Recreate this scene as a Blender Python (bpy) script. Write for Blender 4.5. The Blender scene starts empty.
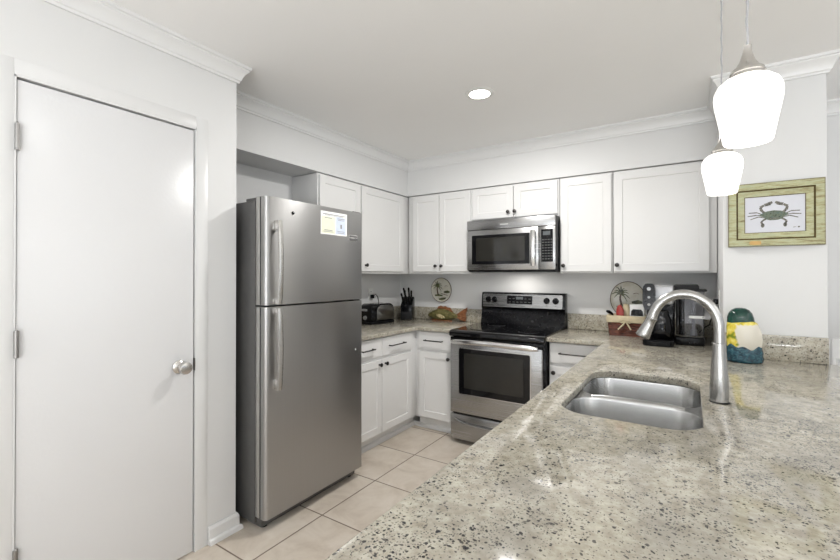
import bpy, bmesh, math, random
from mathutils import Vector, Matrix
random.seed(7)
S = bpy.context.scene
COL = S.collection

# ------------------------------------------------------------------ camera, world, lights, exposure
YAW, PITCH = 0.5739, 0.0051
cd = bpy.data.cameras.new('camera'); cam = bpy.data.objects.new('camera', cd); COL.objects.link(cam)
cd.sensor_width = 36.0; cd.lens = 416.876 / 840 * 36; cd.shift_y = -6.2 / 840; cd.clip_start = 0.02
cam.location = (2.6288, -3.6782, 1.3452); cam.rotation_euler = (math.pi/2 + PITCH, 0, YAW)
S.camera = cam
S.view_settings.view_transform = 'Standard'; S.view_settings.look = 'None'
S.view_settings.gamma = 1.0; S.view_settings.use_curve_mapping = False
S.view_settings.exposure = -0.42
S.cycles.caustics_reflective = False
W = bpy.data.worlds.new('world'); S.world = W; W.use_nodes = True
W.node_tree.nodes['Background'].inputs[0].default_value = (0.86, 0.93, 1.0, 1)
W.node_tree.nodes['Background'].inputs[1].default_value = 1.0

def light(name, kind, loc, rot, power, color=(1, 1, 1), **kw):
    l = bpy.data.lights.new(name, kind); l.energy = power; l.color = color
    for k, v in kw.items(): setattr(l, k, v)
    o = bpy.data.objects.new(name, l); o.location = loc; o.rotation_euler = rot; COL.objects.link(o); return o
PI = math.pi
WARM = (1.0, 0.985, 0.96)
# daylight through the two windows (behind the camera, and in the right-hand wall), plus added ceiling fill
light('window_daylight', 'AREA', (3.6, -6.85, 1.35), (PI/2+0.15, 0, 0), 5, (0.92, 0.96, 1.0), shape='RECTANGLE', size=3.4, size_y=2.0)
light('ceiling_fill', 'AREA', (3.6, -6.80, 0.75), (PI/2+1.5, 0, 0), 400, (0.94, 0.97, 1.0), shape='RECTANGLE', size=3.4, size_y=0.8)  # added fill lamp aimed up to brighten the ceiling
light('window_daylight_side', 'AREA', (6.35, -2.6, 1.45), (0, PI/2+1.45, 0), 80, (0.92, 0.96, 1.0), shape='RECTANGLE', size=1.7, size_y=2.6)  # side window daylight, turned up to brighten the ceiling
CANS = [(1.553, -1.343), (1.553, -3.2), (3.9, -4.9), (5.0, -1.6)]       # visible kitchen ceiling light first; the others are unseen lamps added as fill
for p in CANS:
    light('recessed_and_fill_lamp', 'AREA', (p[0], p[1], 2.4516), (0, 0, 0), (33, 2, 10, 10)[CANS.index(p)], WARM, shape='DISK', size=0.12)
light('hood_lamp', 'AREA', (1.385, -0.21, 1.374), (0, 0, 0), 1.9, (1.0, 0.96, 0.90), shape='RECTANGLE', size=0.14, size_y=0.05)

# ------------------------------------------------------------------ materials
def lin(r, g, b):
    f = lambda c: (c/255/12.92) if c/255 <= 0.04045 else ((c/255 + 0.055)/1.055)**2.4
    return (f(r), f(g), f(b), 1)
class NT:
    def __init__(s, name):
        s.m = bpy.data.materials.new(name); s.m.use_nodes = True
        s.t = s.m.node_tree; s.b = s.t.nodes['Principled BSDF']
    def n(s, typ, props=None, **ins):
        nd = s.t.nodes.new(typ)
        for k, v in (props or {}).items(): setattr(nd, k, v)
        for k, v in ins.items():
            key = int(k[1:]) if k[0] == 'i' and k[1:].isdigit() else k.replace('_', ' ')
            s.put(nd.inputs[key], v)
        return nd
    def put(s, sock, v):
        if isinstance(v, bpy.types.NodeSocket): s.t.links.new(v, sock)
        elif isinstance(v, bpy.types.Node): s.t.links.new(v.outputs[0], sock)
        else: sock.default_value = v
    def set(s, **ins):
        for k, v in ins.items(): s.put(s.b.inputs[k.replace('_', ' ')], v)
        return s
    def coord(s): return s.n('ShaderNodeTexCoord').outputs['Object']
    def mapping(s, scale=(1, 1, 1), rot=(0, 0, 0), vec=None):
        return s.n('ShaderNodeMapping', None, Vector=vec or s.coord(), Scale=scale, Rotation=rot).outputs[0]
    def noise(s, scale, detail=3, rough=0.5, vec=None, dist=0.0):
        return s.n('ShaderNodeTexNoise', None, Vector=vec or s.coord(), Scale=scale, Detail=detail, Roughness=rough, Distortion=dist).outputs[0]
    def math(s, op, a, b=0.0, c=None):
        nd = s.n('ShaderNodeMath', {'operation': op}, i0=a, i1=b)
        if c is not None: s.put(nd.inputs[2], c)
        return nd.outputs[0]
    def ramp(s, fac, stops, interp='LINEAR'):
        nd = s.n('ShaderNodeValToRGB', None, Fac=fac); cr = nd.color_ramp; cr.interpolation = interp
        while len(cr.elements) < len(stops): cr.elements.new(0.5)
        for e, (p, c) in zip(cr.elements, stops):
            e.position = p; e.color = c if len(c) == 4 else (*c, 1)
        return nd.outputs[0]
    def mix(s, fac, a, b, blend='MIX'):
        nd = s.n('ShaderNodeMix', {'data_type': 'RGBA', 'blend_type': blend})
        s.put(nd.inputs[0], fac); s.put(nd.inputs[6], a); s.put(nd.inputs[7], b); return nd.outputs[2]
    def bump(s, h, strength=0.2, dist=0.01):
        s.put(s.b.inputs['Normal'], s.n('ShaderNodeBump', None, Height=h, Strength=strength, Distance=dist)); return s
BW = lambda v: (v, v, v, 1)
def simple(name, col, rough=0.5, metal=0.0, var=0.04, nscale=30, **kw):
    a = NT(name)
    c2 = tuple(max(0, x*(1-var*2)) for x in col[:3]) + (1,)
    a.set(Base_Color=a.ramp(a.noise(nscale), [(0.35, col), (0.7, c2)]), Roughness=rough, Metallic=metal, **kw)
    return a.m
M = {}
def paint(name, col, rough, bs=0.05, scale=160):
    a = NT(name); a.set(Base_Color=a.ramp(a.noise(2.5), [(0.3, col), (0.75, tuple(x*0.985 for x in col[:3])+(1,))]), Roughness=rough)
    a.bump(a.noise(scale, 2), bs, 0.002); return a.m
M['wall'] = paint('white_wall_paint', (0.73, 0.73, 0.725, 1), 0.5)
M['ceil'] = paint('ceiling_paint', (0.90, 0.895, 0.885, 1), 0.8, 0.08, 90)
M['trim'] = paint('gloss_trim_paint', (0.77, 0.77, 0.765, 1), 0.3, 0.02)
M['door'] = paint('gloss_door_paint', (0.73, 0.73, 0.735, 1), 0.27, 0.16, 70)
M['cab'] = paint('cabinet_paint', (0.75, 0.745, 0.735, 1), 0.34, 0.02)
M['casing'] = paint('casing_paint', (0.735, 0.735, 0.73, 1), 0.32, 0.02)
M['dark'] = simple('dark_gap', (0.02, 0.02, 0.02, 1), 0.7)
M['knob'] = simple('dark_bronze_hardware', (0.055, 0.05, 0.048, 1), 0.32, 0.85)
M['nickel'] = simple('brushed_nickel', (0.60, 0.585, 0.56, 1), 0.27, 1.0)
M['hinge'] = simple('satin_hinge_metal', (0.36, 0.35, 0.34, 1), 0.4, 1.0)
M['black'] = simple('black_plastic', (0.006, 0.006, 0.007, 1), 0.16, Specular_IOR_Level=0.22)
M['blackmatt'] = simple('black_matt_plastic', (0.012, 0.012, 0.013, 1), 0.55, Specular_IOR_Level=0.25)
M['blackglass'] = simple('black_ceramic_glass', (0.004, 0.004, 0.005, 1), 0.06, Specular_IOR_Level=0.4)
M['ovenglass'] = simple('oven_window_glass', (0.022, 0.021, 0.018, 1), 0.05, Specular_IOR_Level=0.5)
M['white'] = simple('white_plastic', (0.8, 0.8, 0.78, 1), 0.4)
M['paper'] = simple('white_paper', (0.83, 0.83, 0.82, 1), 0.7, var=0.01)
M['ink'] = simple('grey_print', (0.28, 0.28, 0.28, 1), 0.7)
M['paleyellow'] = simple('pale_yellow_print', lin(226, 228, 204), 0.7)
M['paleblue'] = simple('pale_blue_print', lin(200, 209, 226), 0.7)
M['grey'] = simple('grey_mark', (0.10, 0.10, 0.10, 1), 0.5)
M['silverplastic'] = simple('silver_plastic', (0.42, 0.42, 0.43, 1), 0.32, 0.6)
def steel(name, col, axis, rough=0.26, var=0.025, an=0.75):
    a = NT(name); sc = [220, 220, 220]; sc[axis] = 1.5
    v = a.mapping(tuple(sc)); nz = a.noise(1.0, 2, 0.6, vec=v)
    a.set(Base_Color=a.ramp(nz, [(0.3, tuple(x*(1-var) for x in col[:3])+(1,)), (0.7, col)]), Metallic=1.0,
          Roughness=a.math('MULTIPLY_ADD', nz, 0.03, rough-0.015), Anisotropic=an, Anisotropic_Rotation=0.25,
          Tangent=a.n('ShaderNodeTangent', {'direction_type': 'RADIAL', 'axis': 'Z'}).outputs[0])
    return a.m
M['steelv'] = steel('brushed_stainless_vertical', (0.42, 0.415, 0.41, 1), 2, 0.30)
M['steelh'] = steel('brushed_stainless_horizontal', (0.40, 0.40, 0.40, 1), 0, 0.27, an=0.25)
M['steely'] = steel('brushed_sink_steel', (0.50, 0.50, 0.495, 1), 2, 0.26)
M['steelfaucet'] = simple('brushed_faucet_steel', (0.42, 0.415, 0.405, 1), 0.27, 1.0, 0.01)
M['toasterside'] = simple('smoked_steel', (0.17, 0.165, 0.155, 1), 0.3, 1.0, 0.02)
M['steelbright'] = simple('polished_steel_trim', (0.72, 0.71, 0.70, 1), 0.16, 1.0)
M['fridgeside'] = simple('dark_grey_fridge_side', (0.12, 0.118, 0.116, 1), 0.4, 0.3)
M['edge'] = simple('grey_door_edge', (0.50, 0.49, 0.47, 1), 0.34, 0.7)

def granite():
    a = NT('speckled_granite'); co = a.coord()
    warp = a.n('ShaderNodeVectorMath', {'operation': 'ADD'}, i0=co,
               i1=a.n('ShaderNodeVectorMath', {'operation': 'SCALE'}, i0=a.n('ShaderNodeTexNoise', None, Vector=co, Scale=60.0, Detail=2.0).outputs[1], Scale=0.012).outputs[0]).outputs[0]
    mid = a.noise(38, 4, 0.6, warp); fine = a.noise(150, 3, 0.6, co); big = a.noise(4.2, 4, 0.6, a.mapping((1.3, 0.8, 1), (0, 0, 0.6)))
    base = a.ramp(mid, [(0.30, lin(150, 142, 126)), (0.47, lin(180, 174, 158)), (0.66, lin(197, 192, 177))])
    base = a.mix(a.ramp(fine, [(0.45, BW(0.0)), (0.68, BW(0.55))]), base, lin(158, 152, 140))
    base = a.mix(a.ramp(a.noise(21, 4, 0.65, co), [(0.52, BW(0)), (0.70, BW(0.5))]), base, lin(148, 139, 124))
    base = a.mix(a.ramp(big, [(0.46, BW(0)), (0.68, BW(0.5))]), base, lin(134, 130, 124))
    clus = a.ramp(a.noise(7.0, 4, 0.65, co), [(0.46, BW(0.0)), (0.64, BW(1.0))])
    def specks(scale, thr, soft, keep, amount, off):
        vo = a.n('ShaderNodeTexVoronoi', None, Vector=a.n('ShaderNodeVectorMath', {'operation': 'ADD'}, i0=warp, i1=(off, off*0.7, 0)).outputs[0], Scale=scale, Randomness=1.0)
        m = a.ramp(vo.outputs['Distance'], [(thr, BW(1)), (thr+soft, BW(0))])
        r = a.n('ShaderNodeSeparateColor', None, Color=vo.outputs['Color'])
        # each cell is kept or not by its own random value; more cells where the mineral clusters
        k = a.math('LESS_THAN', r.outputs[0], a.math('MULTIPLY_ADD', clus, keep[1]-keep[0], keep[0]))
        return a.math('MULTIPLY', a.math('MULTIPLY', m, k), a.math('MULTIPLY_ADD', r.outputs[1], 0.35, amount))
    base = a.mix(specks(250, 0.36, 0.12, (0.16, 0.50), 0.50, 3.1), base, lin(66, 62, 62))
    base = a.mix(specks(145, 0.36, 0.10, (0.08, 0.40), 0.72, 0.0), base, lin(44, 42, 44))
    base = a.mix(specks(80, 0.30, 0.08, (0.04, 0.16), 0.72, 1.7), base, lin(38, 37, 41))
    a.set(Base_Color=base, Roughness=a.math('MULTIPLY_ADD', mid, 0.03, 0.05), Specular_IOR_Level=0.5)
    return a.m
M['granite'] = granite()
def floor_mat():
    a = NT('beige_floor_tile'); sp = a.n('ShaderNodeSeparateXYZ', None, Vector=a.coord())
    fr = []; cell = []
    for ch, off in ((0, 0.89), (1, -1.062)):
        u = a.math('DIVIDE', a.math('SUBTRACT', sp.outputs[ch], off), 0.47)
        f = a.math('FRACT', u); cell.append(a.math('FLOOR', u))
        fr.append(a.math('MINIMUM', f, a.math('SUBTRACT', 1.0, f)))
    d = a.math('MINIMUM', fr[0], fr[1])
    g = a.ramp(d, [(0.0065, BW(1)), (0.009, BW(0))])
    idv = a.n('ShaderNodeCombineXYZ', None, i0=cell[0], i1=cell[1]).outputs[0]
    wn = a.n('ShaderNodeTexWhiteNoise', {'noise_dimensions': '3D'}, Vector=idv).outputs['Value']
    off = a.n('ShaderNodeVectorMath', {'operation': 'MULTIPLY_ADD'}, i0=idv, i1=(7.3, 3.1, 0), i2=a.coord()).outputs[0]
    c = a.ramp(a.noise(5.5, 5, 0.62, off, 0.6), [(0.30, lin(188, 175, 160)), (0.5, lin(205, 194, 180)), (0.72, lin(217, 208, 196))])
    c = a.mix(a.math('MULTIPLY', wn, 0.18), c, lin(186, 172, 156))
    a.set(Base_Color=a.mix(g, c, lin(112, 96, 84)), Roughness=a.math('MULTIPLY_ADD', g, 0.5, 0.32))
    a.bump(a.ramp(d, [(0.005, BW(0)), (0.012, BW(1))]), 0.5, 0.003)
    return a.m
M['floor'] = floor_mat()
def emit(name, col, strength):
    a = NT(name); a.set(Base_Color=(0.9, 0.9, 0.88, 1), Emission_Color=a.ramp(a.noise(4), [(0.3, col), (0.8, tuple(x*0.97 for x in col[:3])+(1,))]), Emission_Strength=strength, Roughness=0.3); return a.m
M['shade'] = emit('lit_frosted_glass', (1.0, 0.965, 0.92, 1), 1.5)
M['lens'] = emit('lit_lamp_lens', (1.0, 0.96, 0.90, 1), 8.0)
M['display'] = simple('dim_display', (0.09, 0.10, 0.105, 1), 0.3)
def distressed():
    a = NT('distressed_green_wood'); v = a.mapping((1, 1, 1))
    n1 = a.noise(34, 5, 0.7, a.mapping((0.35, 1, 2.2)), 0.4); n2 = a.noise(120, 3, 0.6, a.mapping((0.3, 1, 2)))
    c = a.ramp(n1, [(0.30, lin(112, 98, 66)), (0.41, lin(164, 160, 120)), (0.55, lin(186, 188, 152)), (0.72, lin(160, 170, 136))])
    c = a.mix(a.ramp(n2, [(0.58, BW(0)), (0.70, BW(0.5))]), c, lin(204, 188, 136))
    a.set(Base_Color=c, Roughness=0.6); return a.m
M['greenwood'] = distressed()
M['gild'] = simple('brown_gilt_moulding', lin(98, 80, 36), 0.5, 0.1, 0.2, 60)
M['tag'] = simple('tan_wood_tag', lin(206, 168, 104), 0.6, 0, 0.1)
def noisecol(name, stops, scale, rough=0.4, stretch=(1, 1, 1), dist=0.0, bump=0.0):
    a = NT(name); nz = a.noise(scale, 4, 0.6, a.mapping(stretch), dist)
    a.set(Base_Color=a.ramp(nz, stops), Roughness=rough)
    if bump: a.bump(nz, bump, 0.006)
    return a.m
M['crabbody'] = noisecol('crab_print_green', [(0.35, lin(58, 66, 60)), (0.5, lin(112, 122, 104)), (0.65, lin(80, 98, 96))], 90, 0.7)
M['crableg'] = noisecol('crab_print_grey', [(0.35, lin(70, 72, 74)), (0.6, lin(140, 136, 124))], 120, 0.7)
M['printpaper'] = simple('print_paper', lin(214, 215, 222), 0.7, var=0.01)
M['red'] = simple('red_plastic', lin(158, 42, 32), 0.35)
M['fishbody'] = noisecol('olive_fish_glaze', [(0.30, lin(60, 58, 32)), (0.48, lin(98, 94, 54)), (0.60, lin(124, 116, 74)), (0.74, lin(110, 74, 46))], 26, 0.35, (1, 1, 1.6))
M['fishfin'] = noisecol('rust_fish_fin', [(0.34, lin(96, 56, 34)), (0.55, lin(142, 90, 58)), (0.7, lin(158, 124, 88))], 55, 0.45, (0.6, 1, 2.5))
M['fishpale'] = noisecol('cream_fish_fin', [(0.35, lin(150, 130, 84)), (0.6, lin(206, 196, 160))], 60, 0.45)
M['teal'] = noisecol('teal_glaze', [(0.34, lin(14, 40, 52)), (0.50, lin(28, 72, 88)), (0.66, lin(58, 108, 118))], 48, 0.16, (1, 1, 1.3), 1.2, 0.8)
M['darkgreen'] = noisecol('dark_green_glaze', [(0.35, lin(16, 46, 42)), (0.55, lin(26, 66, 56)), (0.72, lin(44, 88, 74))], 16, 0.12)
def yellowwhite():
    a = NT('yellow_and_white_glaze'); sp = a.n('ShaderNodeSeparateXYZ', None, Vector=a.coord())
    nz = a.noise(20, 3, 0.6)
    # the yellow glaze covers the left flank and the shoulder; the breast is white
    side = a.math('ADD', a.math('MULTIPLY_ADD', sp.outputs[0], -11.0, -0.02), a.math('MULTIPLY', a.math('SUBTRACT', nz, 0.5), 0.9))
    top = a.math('ADD', a.math('MULTIPLY_ADD', sp.outputs[2], 18.0, -3.15), a.math('MULTIPLY', a.math('SUBTRACT', nz, 0.5), 1.1))
    f = a.ramp(a.math('MAXIMUM', side, top), [(0.30, BW(0)), (0.42, BW(1))])
    y = a.ramp(a.noise(34, 3), [(0.36, lin(120, 136, 40)), (0.46, lin(214, 192, 60)), (0.64, lin(236, 222, 120))])
    a.set(Base_Color=a.mix(f, lin(222, 216, 202), y), Roughness=0.22); return a.m
M['yellowwhite'] = yellowwhite()
M['wicker'] = noisecol('brown_wicker', [(0.35, lin(52, 24, 16)), (0.5, lin(98, 48, 32)), (0.68, lin(134, 74, 50))], 60, 0.55, (0.4, 0.4, 2.2), 0, 0.6)
M['cream'] = simple('cream_cloth', lin(214, 200, 168), 0.85, 0, 0.08)
M['plateglaze'] = noisecol('cream_plate_glaze', [(0.40, lin(196, 192, 176)), (0.55, lin(206, 204, 194)), (0.68, lin(182, 180, 160))], 12, 0.2)
M['plategreen'] = noisecol('painted_green', [(0.38, lin(46, 50, 36)), (0.62, lin(104, 108, 72))], 60, 0.3)
M['platebrown'] = noisecol('painted_brown', [(0.38, lin(58, 42, 32)), (0.62, lin(100, 74, 54))], 60, 0.3)
def clearplastic():
    a = NT('smoky_clear_plastic'); nz = a.noise(9)
    a.set(Base_Color=a.ramp(nz, [(0.3, (0.80, 0.80, 0.83, 1)), (0.7, (0.90, 0.90, 0.92, 1))]), Roughness=0.06, Transmission_Weight=1.0, IOR=1.3); return a.m
M['clear'] = clearplastic()
M['water'] = simple('grey_inner_tube', (0.40, 0.40, 0.42, 1), 0.3)

# ------------------------------------------------------------------ mesh builder
class MB:
    def __init__(s): s.bm = bmesh.new(); s.mi = 0
    def _mark(s, faces):
        for f in faces: f.material_index = s.mi
    def m(s, i): s.mi = i; return s
    def box(s, x0, x1, y0, y1, z0, z1, bev=0.0, seg=2, sel=None):
        mat = Matrix.Translation(((x0+x1)/2, (y0+y1)/2, (z0+z1)/2)) @ Matrix.Diagonal((abs(x1-x0), abs(y1-y0), abs(z1-z0), 1))
        r = bmesh.ops.create_cube(s.bm, size=1.0, matrix=mat); vs = r['verts']
        s._mark({f for v in vs for f in v.link_faces})
        if bev > 0:
            es = {e for v in vs for e in v.link_edges}
            if sel: es = {e for e in es if sel((e.verts[0].co+e.verts[1].co)/2, (e.verts[1].co-e.verts[0].co).normalized())}
            bmesh.ops.bevel(s.bm, geom=list(es), offset=bev, segments=seg, profile=0.5, affect='EDGES', clamp_overlap=True, material=-1)
        return s
    def face(s, pts):
        vs = [s.bm.verts.new(p) for p in pts]; f = s.bm.faces.new(vs); f.material_index = s.mi; return f
    def loft(s, rings, cap0=True, cap1=True, closed=True):
        rv = [[s.bm.verts.new(p) for p in r] for r in rings]; n = len(rv[0])
        for a, b in zip(rv, rv[1:]):
            for i in range(n if closed else n-1):
                j = (i+1) % n
                f = s.bm.faces.new((a[i], a[j], b[j], b[i])); f.material_index = s.mi
        if cap0 and closed: f = s.bm.faces.new(list(reversed(rv[0]))); f.material_index = s.mi
        if cap1 and closed: f = s.bm.faces.new(rv[-1]); f.material_index = s.mi
        return s
    def frame(s, d):
        d = Vector(d).normalized(); u = Vector((0, 0, 1)) if abs(d.z) < 0.9 else Vector((1, 0, 0))
        a = d.cross(u).normalized(); return d, a, a.cross(d).normalized() * -1
    def lathe(s, c, axis, prof, seg=28, cap0=True, cap1=True):
        d, a, b = s.frame(axis); c = Vector(c); b = d.cross(a)
        rings = [[c + d*h + (a*math.cos(2*PI*i/seg) + b*math.sin(2*PI*i/seg))*max(r, 1e-4) for i in range(seg)] for r, h in prof]
        return s.loft(rings, cap0, cap1)
    def cyl(s, p0, p1, r, r1=None, seg=20):
        p0, p1 = Vector(p0), Vector(p1); return s.lathe(p0, p1-p0, [(r, 0), (r if r1 is None else r1, (p1-p0).length)], seg)
    def tube(s, pts, r, seg=14, caps=True, flat=None):
        pts = [Vector(p) for p in pts]; n = len(pts); rs = r if isinstance(r, (list, tuple)) else [r]*n
        d, a, b = s.frame(pts[1]-pts[0]); rings = []
        for i, p in enumerate(pts):
            t = (pts[min(i+1, n-1)] - pts[max(i-1, 0)]).normalized()
            a = (a - t*a.dot(t)).normalized(); b = t.cross(a)
            rings.append([p + (a*math.cos(2*PI*k/seg) + b*math.sin(2*PI*k/seg))*rs[i] for k in range(seg)])
        return s.loft(rings, caps, caps)
    def prism(s, pts, axis, a0, a1, bev=0.0):
        """polygon in the plane normal to axis ('x': pts are (y,z); 'y': (x,z); 'z': (x,y)), swept from a0 to a1"""
        def P(p, a): return {'x': (a, p[0], p[1]), 'y': (p[0], a, p[1]), 'z': (p[0], p[1], a)}[axis]
        v0 = len(s.bm.verts); s.loft([[P(p, a0) for p in pts], [P(p, a1) for p in pts]])
        if bev:
            s.bm.verts.ensure_lookup_table(); vs = set(s.bm.verts[v0:]); es = [e for e in s.bm.edges if e.verts[0] in vs and e.verts[1] in vs]
            bmesh.ops.bevel(s.bm, geom=es, offset=bev, segments=2, profile=0.5, affect='EDGES', clamp_overlap=True, material=-1)
        return s
    def sweep(s, path, prof):
        """profile (out, z) carried along an xy path, out to the right of travel, mitred"""
        path = [Vector((p[0], p[1], 0)) for p in path]; n = len(path); rings = []
        nr = lambda d: Vector((d.y, -d.x, 0))
        for i, p in enumerate(path):
            n0 = nr((p-path[i-1]).normalized()) if i > 0 else None
            n1 = nr((path[i+1]-p).normalized()) if i < n-1 else None
            if n0 is None: o = n1
            elif n1 is None: o = n0
            else: o = (n0+n1)/(1+n0.dot(n1))
            rings.append([p + o*a + Vector((0, 0, z)) for a, z in prof])
        return s.loft(rings)
    def slab(s, outer, holes, z0, z1, bev=0.0):
        """flat plate with holes, z0..z1, top edges eased"""
        es = []
        for lp in [outer] + holes:
            vs = [s.bm.verts.new((x, y, z1)) for x, y in lp]
            es += [s.bm.edges.new((vs[i], vs[(i+1) % len(vs)])) for i in range(len(vs))]
        r = bmesh.ops.triangle_fill(s.bm, use_beauty=True, use_dissolve=False, edges=es, normal=(0, 0, 1))
        top = [g for g in r['geom'] if isinstance(g, bmesh.types.BMFace)]
        ex = bmesh.ops.extrude_face_region(s.bm, geom=top)
        for v in [g for g in ex['geom'] if isinstance(g, bmesh.types.BMVert)]: v.co.z = z0
        bmesh.ops.recalc_face_normals(s.bm, faces=s.bm.faces[:])
        if bev:
            ed = [e for e in s.bm.edges if len(e.link_faces) == 2 and e.calc_face_angle(0) > 1.0 and all(v.co.z > z1-1e-5 or v.co.z < z0+1e-5 for v in e.verts) and abs(e.verts[0].co.z-e.verts[1].co.z) < 1e-6]
            bmesh.ops.bevel(s.bm, geom=ed, offset=bev, segments=3, profile=0.5, affect='EDGES', clamp_overlap=True, material=-1)
        return s
    def spin(s, c, ang, axis='Z'):
        bmesh.ops.rotate(s.bm, cent=Vector(c), matrix=Matrix.Rotation(ang, 3, axis), verts=s.bm.verts[:]); return s
    def xf(s, mat): bmesh.ops.transform(s.bm, matrix=mat, verts=s.bm.verts[:]); return s
    def obj(s, name, mats, loc=(0, 0, 0), smooth=35, recalc=True):
        if recalc: bmesh.ops.recalc_face_normals(s.bm, faces=s.bm.faces[:])
        bmesh.ops.translate(s.bm, vec=-Vector(loc), verts=s.bm.verts[:])
        me = bpy.data.meshes.new(name); s.bm.to_mesh(me); s.bm.free()
        for k in (mats if isinstance(mats, (list, tuple)) else [mats]): me.materials.append(M[k])
        for p in me.polygons: p.use_smooth = True
        me.set_sharp_from_angle(angle=math.radians(smooth))
        o = bpy.data.objects.new(name, me); COL.objects.link(o); o.location = loc; return o

def tag(o, label, cat, group=None):
    o['label'] = label; o['category'] = cat
    if group: o['group'] = group
    return o
def thing(name, label, cat, loc, group=None):
    o = bpy.data.objects.new(name, None); COL.objects.link(o); o.location = loc; o.empty_display_size = 0.05
    return tag(o, label, cat, group)
def origin(o):
    v = Vector(o.location)
    while o.parent: o = o.parent; v += Vector(o.location)
    return v
def part(parent, name, mb, mats, label=None, smooth=35, stuff=False):
    o = mb.obj(name, mats, origin(parent), smooth); o.location = (0, 0, 0); o.parent = parent
    if label: o['label'] = label
    if stuff: o['kind'] = 'stuff'
    return o
def struct(name, mb, mats, parent=None, smooth=35):
    o = mb.obj(name, mats, (0, 0, 0), smooth)
    if parent: o.parent = parent
    else: o['kind'] = 'structure'
    return o
def copy_tree(o, parent=None):
    c = o.copy(); COL.objects.link(c)
    if parent: c.parent = parent
    for ch in list(o.children): copy_tree(ch, c)
    return c

# ------------------------------------------------------------------ the setting
CZ = 2.4616; SB = 2.128; SF = 0.297          # ceiling, soffit underside, soffit face
PX = 0.60                                     # pantry wall face
struct('floor', MB().box(0-0.12, 6.6, -7.1, 0.12, -0.08, 0), 'floor')
struct('ceiling', MB().box(-0.12, 6.6, -7.1, 0.12, CZ, CZ+0.08), 'ceil')
struct('wall_left', MB().box(-0.12, 0, -7.1, 0.12, 0, CZ), 'wall')
struct('wall_back', MB().box(0, 6.6, 0, 0.12, 0, CZ), 'wall')
struct('wall_right', MB().box(6.5, 6.62, -7.1, -3.95, 0, CZ).box(6.5, 6.62, -1.25, 0, 0, CZ).box(6.5, 6.62, -3.95, -1.25, 0, 0.55).box(6.5, 6.62, -3.95, -1.25, 2.35, CZ), 'wall')
struct('wall_front', MB().box(0, 1.85, -7.12, -7.0, 0, CZ).box(5.35, 6.5, -7.12, -7.0, 0, CZ).box(1.85, 5.35, -7.12, -7.0, 0, 0.3).box(1.85, 5.35, -7.12, -7.0, 2.4, CZ), 'wall')
fw = struct('window_1', MB().box(1.85, 1.93, -7.08, -7.01, 0.3, 2.4).box(5.27, 5.35, -7.08, -7.01, 0.3, 2.4).box(3.56, 3.64, -7.08, -7.01, 0.3, 2.4).box(1.85, 5.35, -7.08, -7.01, 0.3, 0.38).box(1.85, 5.35, -7.08, -7.01, 2.32, 2.4), 'trim')
fw = struct('window_2', MB().box(6.51, 6.58, -3.95, -3.87, 0.55, 2.35).box(6.51, 6.58, -1.33, -1.25, 0.55, 2.35).box(6.51, 6.58, -2.64, -2.56, 0.55, 2.35).box(6.51, 6.58, -3.95, -1.25, 0.55, 0.63).box(6.51, 6.58, -3.95, -1.25, 2.27, 2.35), 'trim')
DY0, DY1, DZ = -3.217, -2.559, 2.068          # pantry door opening
struct('wall_pantry', MB().box(0.48, PX, -7.0, DY0, 0, CZ).box(0.48, PX, DY1, -2.345, 0, CZ).box(0.48, PX, DY0, DY1, DZ, CZ)
       .box(0, 0.48, -2.43, -2.345, 0, CZ), 'wall')
struct('wall_pillar', MB().box(2.787, 3.216, -0.787, 0, 0, CZ, 0.004), 'wall')
struct('soffit', MB().prism([(0, -2.345), (SF, -2.345), (SF, -SF), (2.787, -SF), (2.787, 0), (0, 0)], 'z', SB, CZ), 'wall')
CROWN = [(0, -0.088), (0.010, -0.088), (0.012, -0.078), (0.018, -0.074), (0.022, -0.058), (0.034, -0.036), (0.046, -0.024), (0.046, -0.016), (0.054, -0.013), (0.056, 0.0), (0, 0.0)]
struct('trim_1', MB().sweep([(PX, -7.0), (PX, -2.345), (SF, -2.345), (SF, -SF), (2.787, -SF), (2.787, -0.787), (3.216, -0.787), (3.216, 0), (6.5, 0)],
                            [(a, z+CZ) for a, z in CROWN]), 'trim', smooth=25)
BASE = [(0, 0.088), (0.007, 0.088), (0.014, 0.074), (0.014, 0.028), (0.024, 0.023), (0.028, 0.012), (0.028, 0), (0, 0)]
struct('baseboard_left', MB().sweep([(PX, -2.498), (PX, -2.345), (0.10, -2.345)], BASE), 'trim', smooth=25)
struct('baseboard_back', MB().sweep([(3.216, -0.78), (3.216, 0), (6.5, 0)], BASE), 'trim', smooth=25)
# door casing (flat board round the opening) and jamb
cs = MB()
for y0, y1 in ((DY0-0.058, DY0+0.0), (DY1-0.0, DY1+0.058)): cs.box(PX, PX+0.0025, y0, y1, 0, DZ+0.058, 0.002)
cs.box(PX, PX+0.0025, DY0, DY1, DZ, DZ+0.058, 0.002)
for y0, y1 in ((DY0, DY0+0.006), (DY1-0.006, DY1)): cs.box(0.48, PX+0.004, y0, y1, 0, DZ)
cs.box(0.48, PX+0.004, DY0, DY1, DZ-0.006, DZ)
struct('trim_2', cs, 'casing')
dr = struct('door_1', MB().box(PX-0.040, PX-0.002, DY0+0.009, DY1-0.012, 0.008, DZ-0.014, 0.002), 'door')
struct('door_gap_shade', MB().box(PX-0.06, PX-0.042, DY0+0.006, DY1-0.006, 0.0, DZ-0.006), 'dark', dr)  # black sheet behind the whole slab, stands for the shade in the gap
for z in (1.10, 1.845, 0.318):
    h = MB().cyl((PX+0.006, DY0+0.008, z-0.048), (PX+0.006, DY0+0.008, z+0.048), 0.0075, seg=12).cyl((PX+0.006, DY0+0.008, z+0.048), (PX+0.006, DY0+0.008, z+0.055), 0.005, 0.002, seg=10)
    struct('hinge', h, 'hinge', dr)
KY, KZ = -2.637, 0.915
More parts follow.
